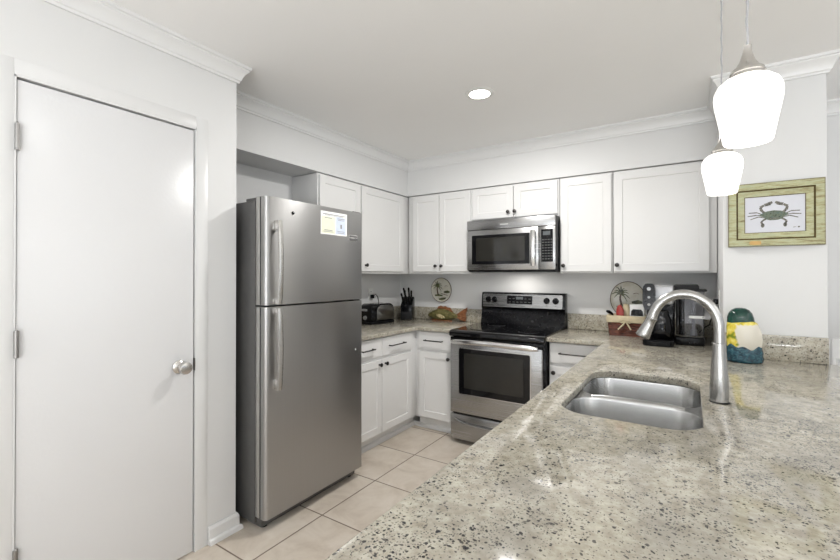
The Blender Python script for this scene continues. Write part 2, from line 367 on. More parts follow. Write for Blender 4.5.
struct('door_knob', MB().lathe((PX-0.002, KY, KZ), (1, 0, 0), [(0.032, 0), (0.032, 0.004), (0.026, 0.010), (0.012, 0.014), (0.011, 0.030), (0.018, 0.036), (0.028, 0.046), (0.030, 0.056), (0.027, 0.066), (0.014, 0.071), (0.002, 0.072)], 32), 'nickel', dr)
struct('strike_plate', MB().box(PX-0.03, PX+0.0045, DY1-0.0075, DY1-0.005, KZ-0.03, KZ+0.03), 'hinge', dr)

# ------------------------------------------------------------------ cabinets
CT = 0.90                                     # countertop height
def shaker(mb, T, w, z0, z1, t=0.018, fr=0.055, rec=0.007):
    """shaker panel: local x 0..w, front at y=-t, back at 0"""
    bm = mb.bm
    def ring(i, y): return [bm.verts.new(T @ Vector((i if k in (0, 3) else w-i, y, z0+i if k < 2 else z1-i))) for k in range(4)]
    e = 0.002
    rs = [ring(0, 0), ring(0, -t+e), ring(e, -t), ring(fr, -t), ring(fr+0.004, -t+rec), ]
    for a, b in zip(rs, rs[1:]):
        for i in range(4): bm.faces.new((a[i], a[(i+1) % 4], b[(i+1) % 4], b[i]))
    bm.faces.new(rs[-1]); bm.faces.new(list(reversed(rs[0])))
    return mb
def slabfront(mb, T, w, z0, z1, t=0.018):
    return shaker(mb, T, w, z0, z1, t, 0.010, 0.0)
def knob_mb(p, d):
    return MB().lathe(p, d, [(0.008, 0), (0.006, 0.004), (0.0055, 0.014), (0.013, 0.018), (0.0155, 0.023), (0.0145, 0.028), (0.008, 0.031), (0.001, 0.0315)], 20)
def pull_mb(p0, p1, d):
    p0, p1, d = Vector(p0), Vector(p1), Vector(d); u = (p1-p0).normalized()
    mb = MB().tube([p0-u*0.006+d*0.028, p0+d*0.0295, (p0+p1)/2+d*0.031, p1+d*0.0295, p1+u*0.006+d*0.028], 0.0052, 12)
    for p in (p0, p1): mb.cyl(p, p+d*0.028, 0.0052, 0.0045, 10)
    return mb
def TL(y): return Matrix.Translation((0, 0, 0)) @ Matrix(((0, -1, 0, 0), (1, 0, 0, y), (0, 0, 1, 0), (0, 0, 0, 1)))   # local x -> +y, front -> +x
def face_T(side, at, face):
    if side == 'left': return Matrix(((0, -1, 0, face), (1, 0, 0, at), (0, 0, 1, 0), (0, 0, 0, 1)))
    return Matrix(((1, 0, 0, at), (0, 1, 0, -face), (0, 0, 1, 0), (0, 0, 0, 1)))
def cabinet(label, side, a0, a1, z0, z1, face, doors=(), drawers=(), name='wall_cabinet', toe=0.0, extra=None):
    """a0..a1 along the wall; doors: (s0, s1, z0, z1, knob_s, knob_z); drawers: (s0, s1, z0, z1, h0, h1)"""
    loc = (0, (a0+a1)/2, z0) if side == 'left' else ((a0+a1)/2, 0, z0)
    t = thing(name, label, 'cabinet', loc)
    b = MB(); g = 0.0015
    def bx(s0, s1, d0, d1, za, zb, bev=0.0015):
        if side == 'left': b.box(d0, d1, s0, s1, za, zb, bev)
        else: b.box(s0, s1, -d1, -d0, za, zb, bev)
    bx(a0+g, a1-g, 0.001, face, z0+toe, z1)
    if extra: extra(bx)
    part(t, 'body', b, 'cab')
    if toe:
        k = MB(); b = k; bx(a0+g, a1-g, 0.002, face-0.062, z0+0.001, z0+toe, 0)
        part(t, 'toe_kick', k, 'cab')
    d = Vector((1, 0, 0)) if side == 'left' else Vector((0, -1, 0))
    P = lambda s_, dd, z: Vector((face+dd, s_, z)) if side == 'left' else Vector((s_, -face-dd, z))
    for s0, s1, za, zb, ks, kz in doors:
        o = part(t, 'door', shaker(MB(), face_T(side, s0, face), s1-s0, za, zb), 'cab', smooth=20)
        part(o, 'knob', knob_mb(P(ks, 0.018, kz), d), 'knob', 'dark round knob')
    for s0, s1, za, zb, h0, h1 in drawers:
        o = part(t, 'drawer', slabfront(MB(), face_T(side, s0, face), s1-s0, za, zb), 'cab', smooth=20)
        part(o, 'handle', pull_mb(P(h0, 0.018, (za+zb)/2), P(h1, 0.018, (za+zb)/2), d), 'knob', 'black bar pull')
    return t
UB, UT, UF = 1.366, 2.121, 0.285
cabinet('white shaker wall cabinet beside the fridge, partly behind it, nearest the pantry wall', 'left', -1.473, -0.992, UB, UT, UF, [(-1.462, -1.002, UB+0.02, UT-0.013, -1.425, UB+0.07)])
cabinet('white single-door wall cabinet above the toaster in the corner', 'left', -0.990, -0.001, UB, UT, UF, [(-0.983, -0.375, UB+0.02, UT-0.013, -0.940, UB+0.072)])
cabinet('white two-door wall cabinet above the palm plate and wooden fish, left of the microwave', 'back', 0.304, 0.990, UB, UT, UF,
        [(0.362, 0.656, UB+0.02, UT-0.013, 0.628, UB+0.072), (0.662, 0.981, UB+0.02, UT-0.013, 0.690, UB+0.072)])
cabinet('short white two-door wall cabinet directly above the microwave', 'back', 0.992, 1.760, 1.822, UT, UF,
        [(1.001, 1.380, 1.842, UT-0.013, 1.342, 1.888), (1.386, 1.748, 1.842, UT-0.013, 1.400, 1.888)])
cabinet('tall narrow white single-door wall cabinet immediately right of the microwave', 'back', 1.762, 2.150, UB, UT, UF, [(1.772, 2.140, UB+0.014, UT-0.013, 1.797, UB+0.06)])
cabinet('wide white single-door wall cabinet above the coffee maker, against the pillar', 'back', 2.152, 2.785, UB, UT, UF, [(2.160, 2.740, UB+0.012, UT-0.013, 2.182, UB+0.06)])
BF = 0.585
shoe = [(0, 0.03), (0.012, 0.026), (0.016, 0.0), (0, 0)]
cabinet('white base cabinet with two doors and two drawers beside the fridge under the toaster', 'left', -1.500, -0.001, 0, CT-0.032, BF,
        [(-1.492, -1.094, 0.118, 0.690, -1.128, 0.655), (-1.088, -0.676, 0.118, 0.690, -1.052, 0.655)],
        [(-1.492, -1.094, 0.716, 0.860, -1.345, -1.212), (-1.088, -0.676, 0.716, 0.860, -1.000, -0.805)], name='base_cabinet', toe=0.105,
        extra=lambda bx: None)
cabinet('white base cabinet with one drawer and one door just left of the range', 'back', 0.587, 0.987, 0, CT-0.032, BF,
        [(0.628, 0.962, 0.118, 0.690, 0.930, 0.645)], [(0.628, 0.962, 0.716, 0.860, 0.700, 0.868)], name='base_cabinet', toe=0.105)
cabinet('white base cabinet with drawer right of the range, half hidden by the peninsula', 'back', 1.760, 2.165, 0, CT-0.032, BF,
        [(1.770, 2.140, 0.118, 0.690, 1.800, 0.645)], [(1.770, 2.140, 0.716, 0.860, 1.845, 2.040)], name='base_cabinet', toe=0.105)
struct('trim_3', MB().sweep([(BF-0.062, -1.50), (BF-0.062, -(BF-0.062)), (0.986, -(BF-0.062))], [(0, 0.034), (0.010, 0.032), (0.018, 0.022), (0.020, 0.0), (0, 0)]), 'trim', smooth=25)
# peninsula base: panels only, the sink hangs inside
pt = thing('peninsula_cabinet', 'long white base cabinet carrying the granite peninsula and sink', 'cabinet', (2.5, -2.0, 0))
pb = MB().box(2.170, 2.190, -3.30, -0.64, 0.10, CT-0.032).box(2.86, 2.88, -3.30, -0.80, 0.0, CT-0.032).box(2.17, 2.88, -3.32, -3.30, 0, CT-0.032).box(2.19, 2.86, -3.30, -0.80, 0.10, 0.12).box(2.19, 2.78, -0.62, -0.60, 0.10, CT-0.032)
part(pt, 'body', pb, 'cab')
part(pt, 'toe_kick', MB().box(2.23, 2.245, -3.30, -0.64, 0.001, 0.10), 'cab')
for i in range(5):
    y0 = -3.28 + i*0.52
    T = Matrix(((0, 1, 0, 2.170), (-1, 0, 0, y0+0.51), (0, 0, 1, 0), (0, 0, 0, 1)))
    o = part(pt, 'door', shaker(MB(), T, 0.50, 0.118, 0.858), 'cab', smooth=20)
    part(o, 'knob', knob_mb((2.152, y0+0.06, 0.78), (-1, 0, 0)), 'knob', 'dark round knob')

# ------------------------------------------------------------------ countertops
def rrect(x0, x1, y0, y1, r, n=8):
    pts = []
    for cx, cy, a in ((x1-r, y1-r, 0), (x0+r, y1-r, 90), (x0+r, y0+r, 180), (x1-r, y0+r, 270)):
        for k in range(n+1):
            t = math.radians(a + 90*k/n); pts.append((cx + r*math.cos(t), cy + r*math.sin(t)))
    return pts
ct = thing('countertop', 'L-shaped granite countertop under the toaster, knife block and fish', 'countertop', (0.3, -0.3, CT-0.03))
part(ct, 'slab', MB().slab([(0.001, -1.50), (0.625, -1.50), (0.625, -0.64), (0.632, -0.628), (0.640, -0.625), (0.986, -0.625), (0.986, -0.001), (0.001, -0.001)], [], CT-0.031, CT, 0.005), 'granite')
def splash(label, *b): tag(MB().box(*b, 0.002).obj('backsplash', 'granite', ((b[0]+b[1])/2, (b[2]+b[3])/2, b[4])), label, 'backsplash')
splash('granite backsplash strip on the left wall behind the toaster', 0.001, 0.021, -1.50, -0.001, CT, CT+0.125)
splash('granite backsplash strip behind the fish ornament, left of the range', 0.022, 0.986, -0.021, -0.001, CT, CT+0.125)
ct = thing('countertop', 'large granite peninsula countertop with the sink and faucet set in it', 'countertop', (2.7, -2.0, CT-0.03))
SX0, SX1, SY0, SY1 = 2.252, 2.662, -2.262, -1.548
outer = [(1.758, -0.001), (1.758, -0.640), (2.125, -0.640), (2.138, -0.646), (2.144, -0.66), (2.144, -3.42), (2.17, -3.45), (3.23, -3.45), (3.25, -3.43), (3.25, -0.80), (3.238, -0.788), (2.786, -0.788), (2.786, -0.001)]
part(ct, 'slab', MB().slab(outer, [rrect(SX0, SX1, SY0, SY1, 0.10)], CT-0.031, CT, 0.005), 'granite')
splash('granite backsplash strip on the back wall right of the range, behind the basket', 1.758, 2.786, -0.021, -0.001, CT, CT+0.128)
splash('granite backsplash strip on the pillar below the crab picture', 2.790, 3.216, -0.808, -0.7885, CT, CT+0.132)

# ------------------------------------------------------------------ sink and faucet
sk = thing('kitchen_sink', 'double-bowl stainless undermount sink sunk in the granite peninsula', 'sink', (2.457, -1.905, 0.66))
ZR = CT-0.0335
def bowl(x0, x1, y0, y1, r):
    mb = MB(); rings = []
    for ins, z, rr in ((0, ZR, r), (0.002, ZR-0.006, r), (0.006, ZR-0.09, r), (0.010, ZR-0.155, r), (0.020, ZR-0.180, r*0.9), (0.045, ZR-0.193, r*0.75), (0.10, ZR-0.197, r*0.4)):
        rings.append([(x, y, z) for x, y in rrect(x0+ins, x1-ins, y0+ins, y1-ins, rr)])
    return mb.loft(rings, False, True)
YD0, YD1 = -1.925, -1.893
bowls = [(SX0-0.004, SX1+0.004, YD1, SY1+0.004, 0.085), (SX0-0.004, SX1+0.004, SY0-0.004, YD0, 0.085)]
for b in bowls:
    o = part(sk, 'bowl', bowl(*b), 'steely', smooth=50)
    cx, cy = (b[0]+b[1])/2, (b[2]+b[3])/2
    part(o, 'drain', MB().lathe((cx, cy, ZR-0.1965), (0, 0, 1), [(0.055, 0), (0.055, 0.003), (0.045, 0.003), (0.030, 0.0015)], 24), 'steelbright')
fl = MB().slab(rrect(SX0-0.03, SX1+0.03, SY0-0.03, SY1+0.03, 0.11), [rrect(*b) for b in bowls], ZR-0.002, ZR+0.0005)
part(sk, 'rim', fl, 'steely')
part(sk, 'divider', MB().tube([(SX0+0.05, (YD0+YD1)/2, ZR-0.010), (SX0+0.09, (YD0+YD1)/2, ZR-0.005), (SX1-0.09, (YD0+YD1)/2, ZR-0.005), (SX1-0.05, (YD0+YD1)/2, ZR-0.010)], 0.0168, 16), 'steely', smooth=60)
fx, fy = 2.716, -1.867
fc = thing('kitchen_faucet', 'tall brushed gooseneck faucet standing beside the sink', 'faucet', (fx, fy, CT))
part(fc, 'base', MB().lathe((fx, fy, CT), (0, 0, 1), [(0.0305, 0), (0.0305, 0.003), (0.028, 0.005)], 32), 'blackmatt')
part(fc, 'body', MB().lathe((fx, fy, CT+0.005), (0, 0, 1), [(0.0285, 0), (0.0285, 0.055), (0.0265, 0.09), (0.0235, 0.135), (0.021, 0.175), (0.0205, 0.202), (0.018, 0.204)], 36), 'steelfaucet')
R_ = 0.105; zc = 1.160; pts = [(fx, fy, CT+0.208)] + [(fx, fy, CT+0.208 + (zc-CT-0.208)*k/3) for k in (1, 2)]
for k in range(0, 21):
    t = math.radians(168*k/20); pts.append((fx-R_+R_*math.cos(t), fy, zc+1.13*R_*math.sin(t)))
part(fc, 'neck', MB().tube(pts, 0.0170, 20), 'steelfaucet', smooth=60)
e = Vector(pts[-1]); d = (e-Vector(pts[-2])).normalized(); d = (d + Vector((-0.20, 0, 0))).normalized()
part(fc, 'spray_head', MB().lathe(e-d*0.004, d, [(0.0165, 0), (0.0185, 0.002), (0.0185, 0.010), (0.0175, 0.012), (0.019, 0.03), (0.0235, 0.066), (0.0255, 0.080), (0.024, 0.083), (0.018, 0.083)], 28), 'steelfaucet')
part(fc, 'spray_face', MB().lathe(e+d*0.0792, d, [(0.020, 0), (0.018, 0.0015)], 20), 'blackmatt')

# ------------------------------------------------------------------ fridge
FY0, FY1 = -2.292, -1.532
fr = thing('refrigerator', 'stainless top-freezer refrigerator standing beside the pantry wall', 'refrigerator', (0.4, -1.91, 0))
part(fr, 'body', MB().box(0.05, 0.688, FY0, FY1, 0.03, 1.748, 0.006), 'fridgeside', 'dark grey side panel')
part(fr, 'kick_grille', MB().box(0.60, 0.725, FY0+0.015, FY1-0.015, 0.012, 0.066, 0.004), 'fridgeside')
for yy in (FY0+0.05, FY1-0.05):
    for xx in (0.695, 0.12): part(fr, 'foot', MB().cyl((xx, yy, 0), (xx, yy, 0.03), 0.02, seg=14), 'black')
def fdoor(z0, z1):
    # plan section: flat front with rounded vertical edges and a moulded left edge with a groove
    xs = 0.694; xf_ = 0.780
    sec = [(xs, FY0), (xs+0.036, FY0), (xs+0.038, FY0+0.003), (xs+0.042, FY0+0.003), (xs+0.044, FY0-0.001), (xs+0.064, FY0-0.001)]
    for k in range(7):
        t = math.radians(-90 + 90*k/6); sec.append((xf_-0.022+0.022*math.cos(t), FY0+0.021+0.022*math.sin(t)))
    for k in range(6):
        t = math.radians(90*k/5); sec.append((xf_-0.014+0.014*math.cos(t), FY1-0.014+0.014*math.sin(t)))
    sec.append((xs, FY1))
    return MB().prism(sec, 'z', z0, z1)
GZ = 1.186
for nm, z0, z1, lab in (('freezer_door', GZ+0.005, 1.765, None), ('fridge_door', 0.070, GZ-0.005, None)):
    dd = part(fr, nm, fdoor(z0, z1), 'steelv', smooth=30)
    part(dd, 'edge_trim', MB().box(0.697, 0.729, FY0-0.0025, FY0+0.001, z0+0.002, z1-0.002, 0.001).m(1).box(0.7305, 0.7345, FY0-0.0012, FY0+0.001, z0+0.002, z1-0.002), ['edge', 'blackmatt'], 'pale grey door edge with a dark groove')
    part(dd, 'gasket', MB().box(0.6885, 0.6935, FY0+0.004, FY1-0.004, z0+0.008, z1-0.008), 'black')
    # handle: flat bowed bar along the left edge on two stand-offs
    hy0, hy1 = -2.246, -2.220
    hz0, hz1 = (GZ+0.010, 1.640) if nm == 'freezer_door' else (0.745, GZ-0.012)
    mb = MB(); rings = []
    for k in range(13):
        t = k/12; z = hz0+(hz1-hz0)*t; x = 0.812 + 0.012*math.sin(PI*min(1, max(0, t)))**0.7
        rings.append([(x-0.007, hy0, z), (x+0.006, hy0, z), (x+0.009, hy0+0.006, z), (x+0.009, hy1-0.004, z), (x+0.006, hy1, z), (x-0.007, hy1, z)])
    mb.loft(rings)
    end = (hz1-0.05, hz1) if nm == 'freezer_door' else (hz0, hz0+0.05)
    oth = (hz0, hz0+0.03) if nm == 'freezer_door' else (hz1-0.03, hz1)
    for q in (end, oth): mb.box(0.779, 0.808, hy0+0.002, hy1-0.002, q[0], q[1], 0.003)
    part(dd, 'handle', mb, 'nickel', 'vertical bar handle', smooth=40)
    if nm == 'freezer_door':
        part(dd, 'lock_button', MB().lathe((0.780, -2.118, 1.695), (1, 0, 0), [(0.009, 0), (0.009, 0.003), (0.006, 0.005)], 18), 'black', 'small round black button')
        b = MB().box(0.780, 0.7825, -1.667, -1.585, 1.574, 1.612, 0.001)
        b.m(1).box(0.7825, 0.7832, -1.662, -1.590, 1.598, 1.607).box(0.7825, 0.7832, -1.662, -1.590, 1.579, 1.590)
        part(dd, 'badge', b, ['steelbright', 'grey'], 'small silver nameplate')
    else:
        part(dd, 'plug', MB().lathe((0.780, -1.60, 0.862), (1, 0, 0), [(0.006, 0), (0.005, 0.002)], 12), 'white')
for z0, z1 in ((GZ-0.004, GZ+0.004), (1.7485, 1.772)):
    part(fr, 'hinge_cover', MB().box(0.64, 0.768, FY1-0.075, FY1-0.012, z0, z1, 0.002), 'fridgeside')
part(fr, 'hinge_cover', MB().box(0.60, 0.69, FY0+0.005, FY0+0.03, 1.7485, 1.764, 0.003), 'fridgeside')
part(fr, 'roller', MB().cyl((0.70, FY1-0.055, 0.024), (0.70, FY1-0.030, 0.024), 0.022, seg=16), 'black')
# note stuck to the freezer door (its square code is left out)
nt = MB().box(0.7805, 0.7815, -1.912, -1.686, 1.598, 1.738)
nt.m(1).box(0.7815, 0.782, -1.905, -1.792, 1.606, 1.708)
nt.m(2).box(0.7815, 0.782, -1.784, -1.696, 1.606, 1.712)
nt.m(3).box(0.7815, 0.7822, -1.895, -1.705, 1.719, 1.724).box(0.7815, 0.7822, -1.880, -1.72, 1.713, 1.7155)
nt.box(0.782, 0.7825, -1.882, -1.815, 1.622, 1.626).box(0.782, 0.7825, -1.890, -1.806, 1.614, 1.617).box(0.782, 0.7825, -1.880, -1.818, 1.697, 1.701)
nt.box(0.782, 0.7825, -1.772, -1.708, 1.700, 1.704).box(0.782, 0.7825, -1.768, -1.712, 1.692, 1.695).box(0.782, 0.7825, -1.772, -1.708, 1.622, 1.625).box(0.782, 0.7825, -1.768, -1.712, 1.613, 1.616)
nt.box(0.782, 0.7825, -1.746, -1.732, 1.642, 1.668)
tag(nt.obj('notice', ['paper', 'paleyellow', 'paleblue', 'ink'], (0.781, -1.8, 1.668)), 'white printed notice stuck to the freezer door', 'paper')

# ------------------------------------------------------------------ range
RX0, RX1 = 0.992, 1.754
rg = thing('electric_range', 'freestanding stainless and black electric range between the base cabinets', 'stove', ((RX0+RX1)/2, -0.35, 0))
part(rg, 'body', MB().box(RX0, RX1, -0.645, -0.03, 0.03, 0.885, 0.003), 'black', 'black range side panels')
for xx in (RX0+0.05, RX1-0.05):
    for yy in (-0.60, -0.08): part(rg, 'foot', MB().cyl((xx, yy, 0), (xx, yy, 0.03), 0.018, seg=12), 'black')
ckt = [(-0.03, 0.886), (-0.03, 0.914), (-0.66, 0.908), (-0.690, 0.904), (-0.704, 0.893), (-0.706, 0.868), (-0.696, 0.858), (-0.66, 0.858), (-0.646, 0.886)]
cko = part(rg, 'cooktop', MB().prism(ckt, 'x', RX0-0.003, RX1+0.003, 0.002), 'blackglass', 'glossy black glass cooktop', smooth=40)
for bx_, by_, br in ((1.19, -0.50, 0.105), (1.58, -0.50, 0.08), (1.19, -0.20, 0.08), (1.58, -0.20, 0.105)):
    zt = 0.914 - (-0.03-by_)*0.0095
    part(cko, 'burner_ring', MB().lathe((bx_, by_, zt-0.0015), (0, 0.0095, 1), [(br, 0), (br, 0.0018), (br-0.004, 0.0018), (br-0.004, 0.0)], 48, False, False), 'blackmatt')
# backguard: black riser, steel console in a black surround
part(rg, 'backguard', MB().prism([(-0.004, 0.90), (-0.004, 1.196), (-0.062, 1.196), (-0.075, 1.188), (-0.088, 1.060), (-0.075, 1.045), (-0.075, 1.01), (-0.105, 0.915), (-0.105, 0.90)], 'x', RX0+0.001, RX1-0.001, 0.004), 'black', smooth=40)
cpA = Vector((0, -0.0895, 1.064)); cpB = Vector((0, -0.0765, 1.182)); cu = (cpB-cpA).normalized(); cn = Vector((0, -cu.z, cu.y))
def con(x, s, h=0.0): return Vector((x, 0, 0)) + cpA + cu*s + cn*h           # point on the console face
def cbox(mb, x0, x1, s0, s1, h0, h1, r=0.0):
    pts = rrect(x0, x1, s0, s1, r, 5) if r else [(x0, s0), (x1, s0), (x1, s1), (x0, s1)]
    return mb.loft([[con(x, s_, h0) for x, s_ in pts], [con(x, s_, h1) for x, s_ in pts]])
cs = part(rg, 'control_panel', cbox(MB(), RX0+0.016, RX1-0.022, 0.0, 0.1175, -0.003, 0.003, 0.012), 'steelh', 'stainless control console')
for kx in (RX0+0.071, RX0+0.131, RX1-0.155, RX1-0.079):
    k = MB().lathe(con(kx, 0.066, 0.003), cn, [(0.027, 0), (0.027, 0.004), (0.021, 0.007), (0.019, 0.022), (0.017, 0.025), (0.002, 0.025)], 26)
    cbox(k, kx-0.004, kx+0.004, 0.052, 0.082, 0.026, 0.032, 0.002)
    part(cs, 'knob', k, 'black', 'black round burner knob')
    part(cs, 'dial_mark', cbox(MB(), kx-0.006, kx+0.006, 0.022, 0.027, 0.003, 0.0034), 'grey')
dp = MB(); cbox(dp, RX0+0.252, RX0+0.482, 0.030, 0.104, 0.003, 0.006, 0.006); dp.m(1)
for r in range(2):
    for c in range(6):
        if r == 1 and c in (2, 3): continue
        x = RX0+0.268+c*0.036; cbox(dp, x, x+0.020, 0.046+r*0.030, 0.050+r*0.030, 0.006, 0.0066)
dp.m(2); cbox(dp, RX0+0.335, RX0+0.40, 0.072, 0.094, 0.006, 0.0065)
part(cs, 'display', dp, ['black', 'grey', 'display'], 'black control display')
lg = MB()
for i in range(10): cbox(lg, RX0+0.318+i*0.0105, RX0+0.325+i*0.0105, 0.011, 0.017, 0.003, 0.0034)
part(cs, 'lettering', lg, 'grey')
# oven door
FYF = -0.694
od = part(rg, 'oven_door', MB().box(RX0+0.002, RX1-0.014, FYF, -0.647, 0.248, 0.845, 0.006), 'steelh', 'stainless oven door')
wp = rrect(RX0+0.078, RX1-0.095, 0.400, 0.772, 0.014)
wi = rrect(RX0+0.128, RX1-0.148, 0.452, 0.732, 0.010)
part(od, 'window_frame', MB().prism(wp, 'y', FYF-0.004, FYF+0.002), 'steelbright')
part(od, 'window', MB().prism(rrect(RX0+0.084, RX1-0.101, 0.406, 0.766, 0.012), 'y', FYF-0.006, FYF-0.003), 'blackglass', 'black glass oven window')
part(od, 'window_pane', MB().prism(wi, 'y', FYF-0.007, FYF-0.005), 'ovenglass')
part(od, 'vent_strip', MB().box(RX0+0.002, RX1-0.004, FYF-0.001, -0.650, 0.812, 0.853, 0.004), 'black')
hb = MB(); rings = []
for k in range(17):
    t = -1+2*k/16; x = (RX0+RX1)/2-0.006 + t*0.350; y = FYF-0.030-0.020*(1-t**4); z = 0.818 + 0.010*(1-t*t)
    hh = 0.019 if abs(t) < 0.95 else 0.013
    rings.append([(x, y+0.008*math.cos(a), z+hh*math.sin(a)) for a in [2*PI*j/12 for j in range(12)]])
hb.loft(rings)
for sx in (-1, 1):
    xx = (RX0+RX1)/2-0.006+sx*0.325; hb.box(xx-0.018, xx+0.018, FYF-0.040, FYF+0.002, 0.808, 0.832, 0.004)
part(od, 'handle', hb, 'steelbright', 'bowed bright oven door handle', smooth=50)
dw = part(rg, 'storage_drawer', MB().box(RX0+0.002, RX1-0.008, FYF+0.002, -0.647, 0.034, 0.234, 0.006), 'steelh', 'stainless storage drawer')
hb = MB(); rings = []
for k in range(21):
    t = -1+2*k/20; x = (RX0+RX1)/2+t*0.345; z = 0.200 - 0.034*(1-abs(t)**5.0); out = 0.018*(1-abs(t)**8)+0.002
    rings.append([(x, FYF+0.004, z+0.010), (x, FYF-out*0.6, z+0.010), (x, FYF-out, z+0.004), (x, FYF-out, z-0.006), (x, FYF-out*0.4, z-0.012), (x, FYF+0.004, z-0.010)])
part(dw, 'handle', hb.loft(rings), 'steelh', 'curved drawer lip', smooth=50)

# ------------------------------------------------------------------ microwave
MX0, MX1, MZ0, MZ1, MF = 1.003, 1.760, 1.385, 1.820, -0.405
mw = thing('microwave_oven', 'stainless over-the-range microwave mounted above the stove', 'microwave', ((MX0+MX1)/2, -0.2, MZ0))
part(mw, 'body', MB().box(MX0+0.002, MX1-0.001, -0.395, -0.002, MZ0+0.004, MZ1, 0.003), 'black', 'black microwave case')
vt = part(mw, 'vent_grille', MB().box(MX0, MX1-0.002, MF-0.006, -0.36, 1.738, MZ1-0.001, 0.004), 'steelh')
lg = MB()
for i in range(7): lg.box(MX0+0.305+i*0.010, MX0+0.312+i*0.010, MF-0.0068, MF-0.0055, 1.770, 1.777)
part(vt, 'lettering', lg, 'white')
mdx = MX0+0.594
md = part(mw, 'door', MB().box(MX0, mdx+0.030, MF, -0.392, MZ0+0.010, 1.736, 0.004), 'steelh')
part(md, 'window', MB().prism(rrect(MX0+0.046, mdx-0.042, 1.444, 1.692, 0.004), 'y', MF-0.003, MF+0.001), 'blackglass', 'black glass microwave window')
part(md, 'window_screen', MB().prism(rrect(MX0+0.085, mdx-0.080, 1.470, 1.668, 0.004), 'y', MF-0.004, MF-0.002), 'ovenglass')
hb = MB(); rings = []
for k in range(13):
    t = -1+2*k/12; z = 1.568+t*0.143; y = MF-0.022-0.014*(1-t**2); hx = mdx-0.010
    rings.append([(hx+0.021*math.cos(a), y+0.007*math.sin(a), z) for a in [2*PI*j/14 for j in range(14)]])
hb.loft(rings)
for z in (1.435, 1.701): hb.box(mdx-0.024, mdx+0.004, MF-0.026, MF+0.001, z-0.010, z+0.010, 0.003)
part(md, 'handle', hb, 'steelbright', 'bowed vertical door handle', smooth=50)
cp = part(mw, 'control_panel', MB().box(mdx+0.032, MX1-0.002, MF, -0.392, MZ0+0.010, 1.736, 0.004), 'steelh')
kp = MB().prism(rrect(mdx+0.052, MX1-0.020, 1.456, 1.712, 0.004), 'y', MF-0.003, MF+0.001)
kp.m(1)
for r in range(8):
    for c in range(4):
        x = mdx+0.060+c*0.0225; z = 1.476+r*0.0215
        kp.box(x, x+0.013, MF-0.0036, MF-0.0028, z, z+0.006)
kp.m(2).box(mdx+0.066, MX1-0.040, MF-0.0038, MF-0.0028, 1.665, 1.696)
part(cp, 'keypad', kp, ['black', 'grey', 'display'], 'black keypad with display')
part(mw, 'bottom_grille', MB().box(MX0+0.01, MX1-0.006, -0.39, -0.01, MZ0-0.006, MZ0+0.006, 0.002), 'blackmatt')

# ------------------------------------------------------------------ pendants and recessed lights
def pendant(x, y, label):
    K = 0.735; z = 1.652
    t = thing('pendant_lamp', label, 'lamp', (x, y, z), 'pendant lamps over the peninsula')
    sc = lambda pr: [(r*K*0.95, h*K) for r, h in pr]
    prof = [(0.062, 0.004), (0.064, 0.0), (0.067, 0.004), (0.074, 0.04), (0.084, 0.09), (0.091, 0.125), (0.093, 0.146), (0.091, 0.164), (0.082, 0.183), (0.064, 0.198), (0.040, 0.207), (0.028, 0.209)]
    part(t, 'lamp_shade', MB().lathe((x, y, z), (0, 0, 1), sc(prof), 40, False, True), 'shade', 'glowing white frosted glass shade', smooth=60)
    part(t, 'cap', MB().lathe((x, y, z+0.202*K), (0, 0, 1), sc([(0.048, 0), (0.050, 0.003), (0.046, 0.012), (0.049, 0.015), (0.045, 0.026), (0.032, 0.036), (0.021, 0.054), (0.0145, 0.075), (0.012, 0.085), (0.012, 0.102), (0.004, 0.105)]), 32), 'nickel', 'brushed nickel cone cap', smooth=50)
    zt = z+0.300*K
    pts = [(x+0.0011*math.sin(k*1.3), y+0.0011*math.cos(k*1.3), zt+(CZ-0.02-zt)*k/36) for k in range(37)]
    part(t, 'cord', MB().tube(pts, 0.0024, 8), 'water')
    part(t, 'canopy', MB().lathe((x, y, CZ-0.024), (0, 0, 1), [(0.01, 0), (0.05, 0.008), (0.062, 0.02), (0.062, 0.0238)], 28), 'nickel')
    return t
p1 = pendant(2.742, -2.464, 'white glass pendant lamp nearest the camera, hanging over the sink side of the peninsula')
p2 = copy_tree(p1); p2.location.x = 2.732; p2.location.y = -1.754
p2['label'] = 'smaller-looking white glass pendant lamp farther back, in front of the crab picture'
cl = None
for i, p in enumerate(CANS[:1]):
    cl = thing('recessed_light', 'lit round recessed light set in the kitchen ceiling', 'ceiling light', (p[0], p[1], CZ))
    part(cl, 'trim_ring', MB().lathe((p[0], p[1], CZ-0.006), (0, 0, 1), [(0.064, 0), (0.085, 0.002), (0.088, 0.0058), (0.064, 0.0058), (0.064, 0)], 40, False, False), 'white')
    part(cl, 'lens', MB().lathe((p[0], p[1], CZ-0.0055), (0, 0, 1), [(0.0635, 0), (0.0635, 0.005)], 36), 'lens')

# ------------------------------------------------------------------ picture on the pillar
PY = -0.788; px0, px1, pz0, pz1 = 2.812, 3.204, 1.506, 1.843
pc = thing('framed_picture', 'crab print in a distressed green wooden frame on the pillar', 'picture', ((px0+px1)/2, PY, (pz0+pz1)/2))
def rectframe(mb, o, i, ya, yb, yc):
    """rectangular frame between rect o and rect i (x0,x1,z0,z1): wall side ya, outer front yb, inner front yc"""
    c = lambda r, y: [(r[0], y, r[2]), (r[1], y, r[2]), (r[1], y, r[3]), (r[0], y, r[3])]
    b = MB; rs = [c(o, ya), c(o, yb), c(i, yc), c(i, ya)]
    vs = [[mb.bm.verts.new(p) for p in r] for r in rs]
    for k in range(4):
        A, B = vs[k], vs[(k+1) % 4]
        for j in range(4): f = mb.bm.faces.new((A[j], A[(j+1) % 4], B[(j+1) % 4], B[j])); f.material_index = mb.mi
def ins(r, d): return (r[0]+d, r[1]-d, r[2]+d, r[3]-d)
r0 = (px0, px1, pz0, pz1)
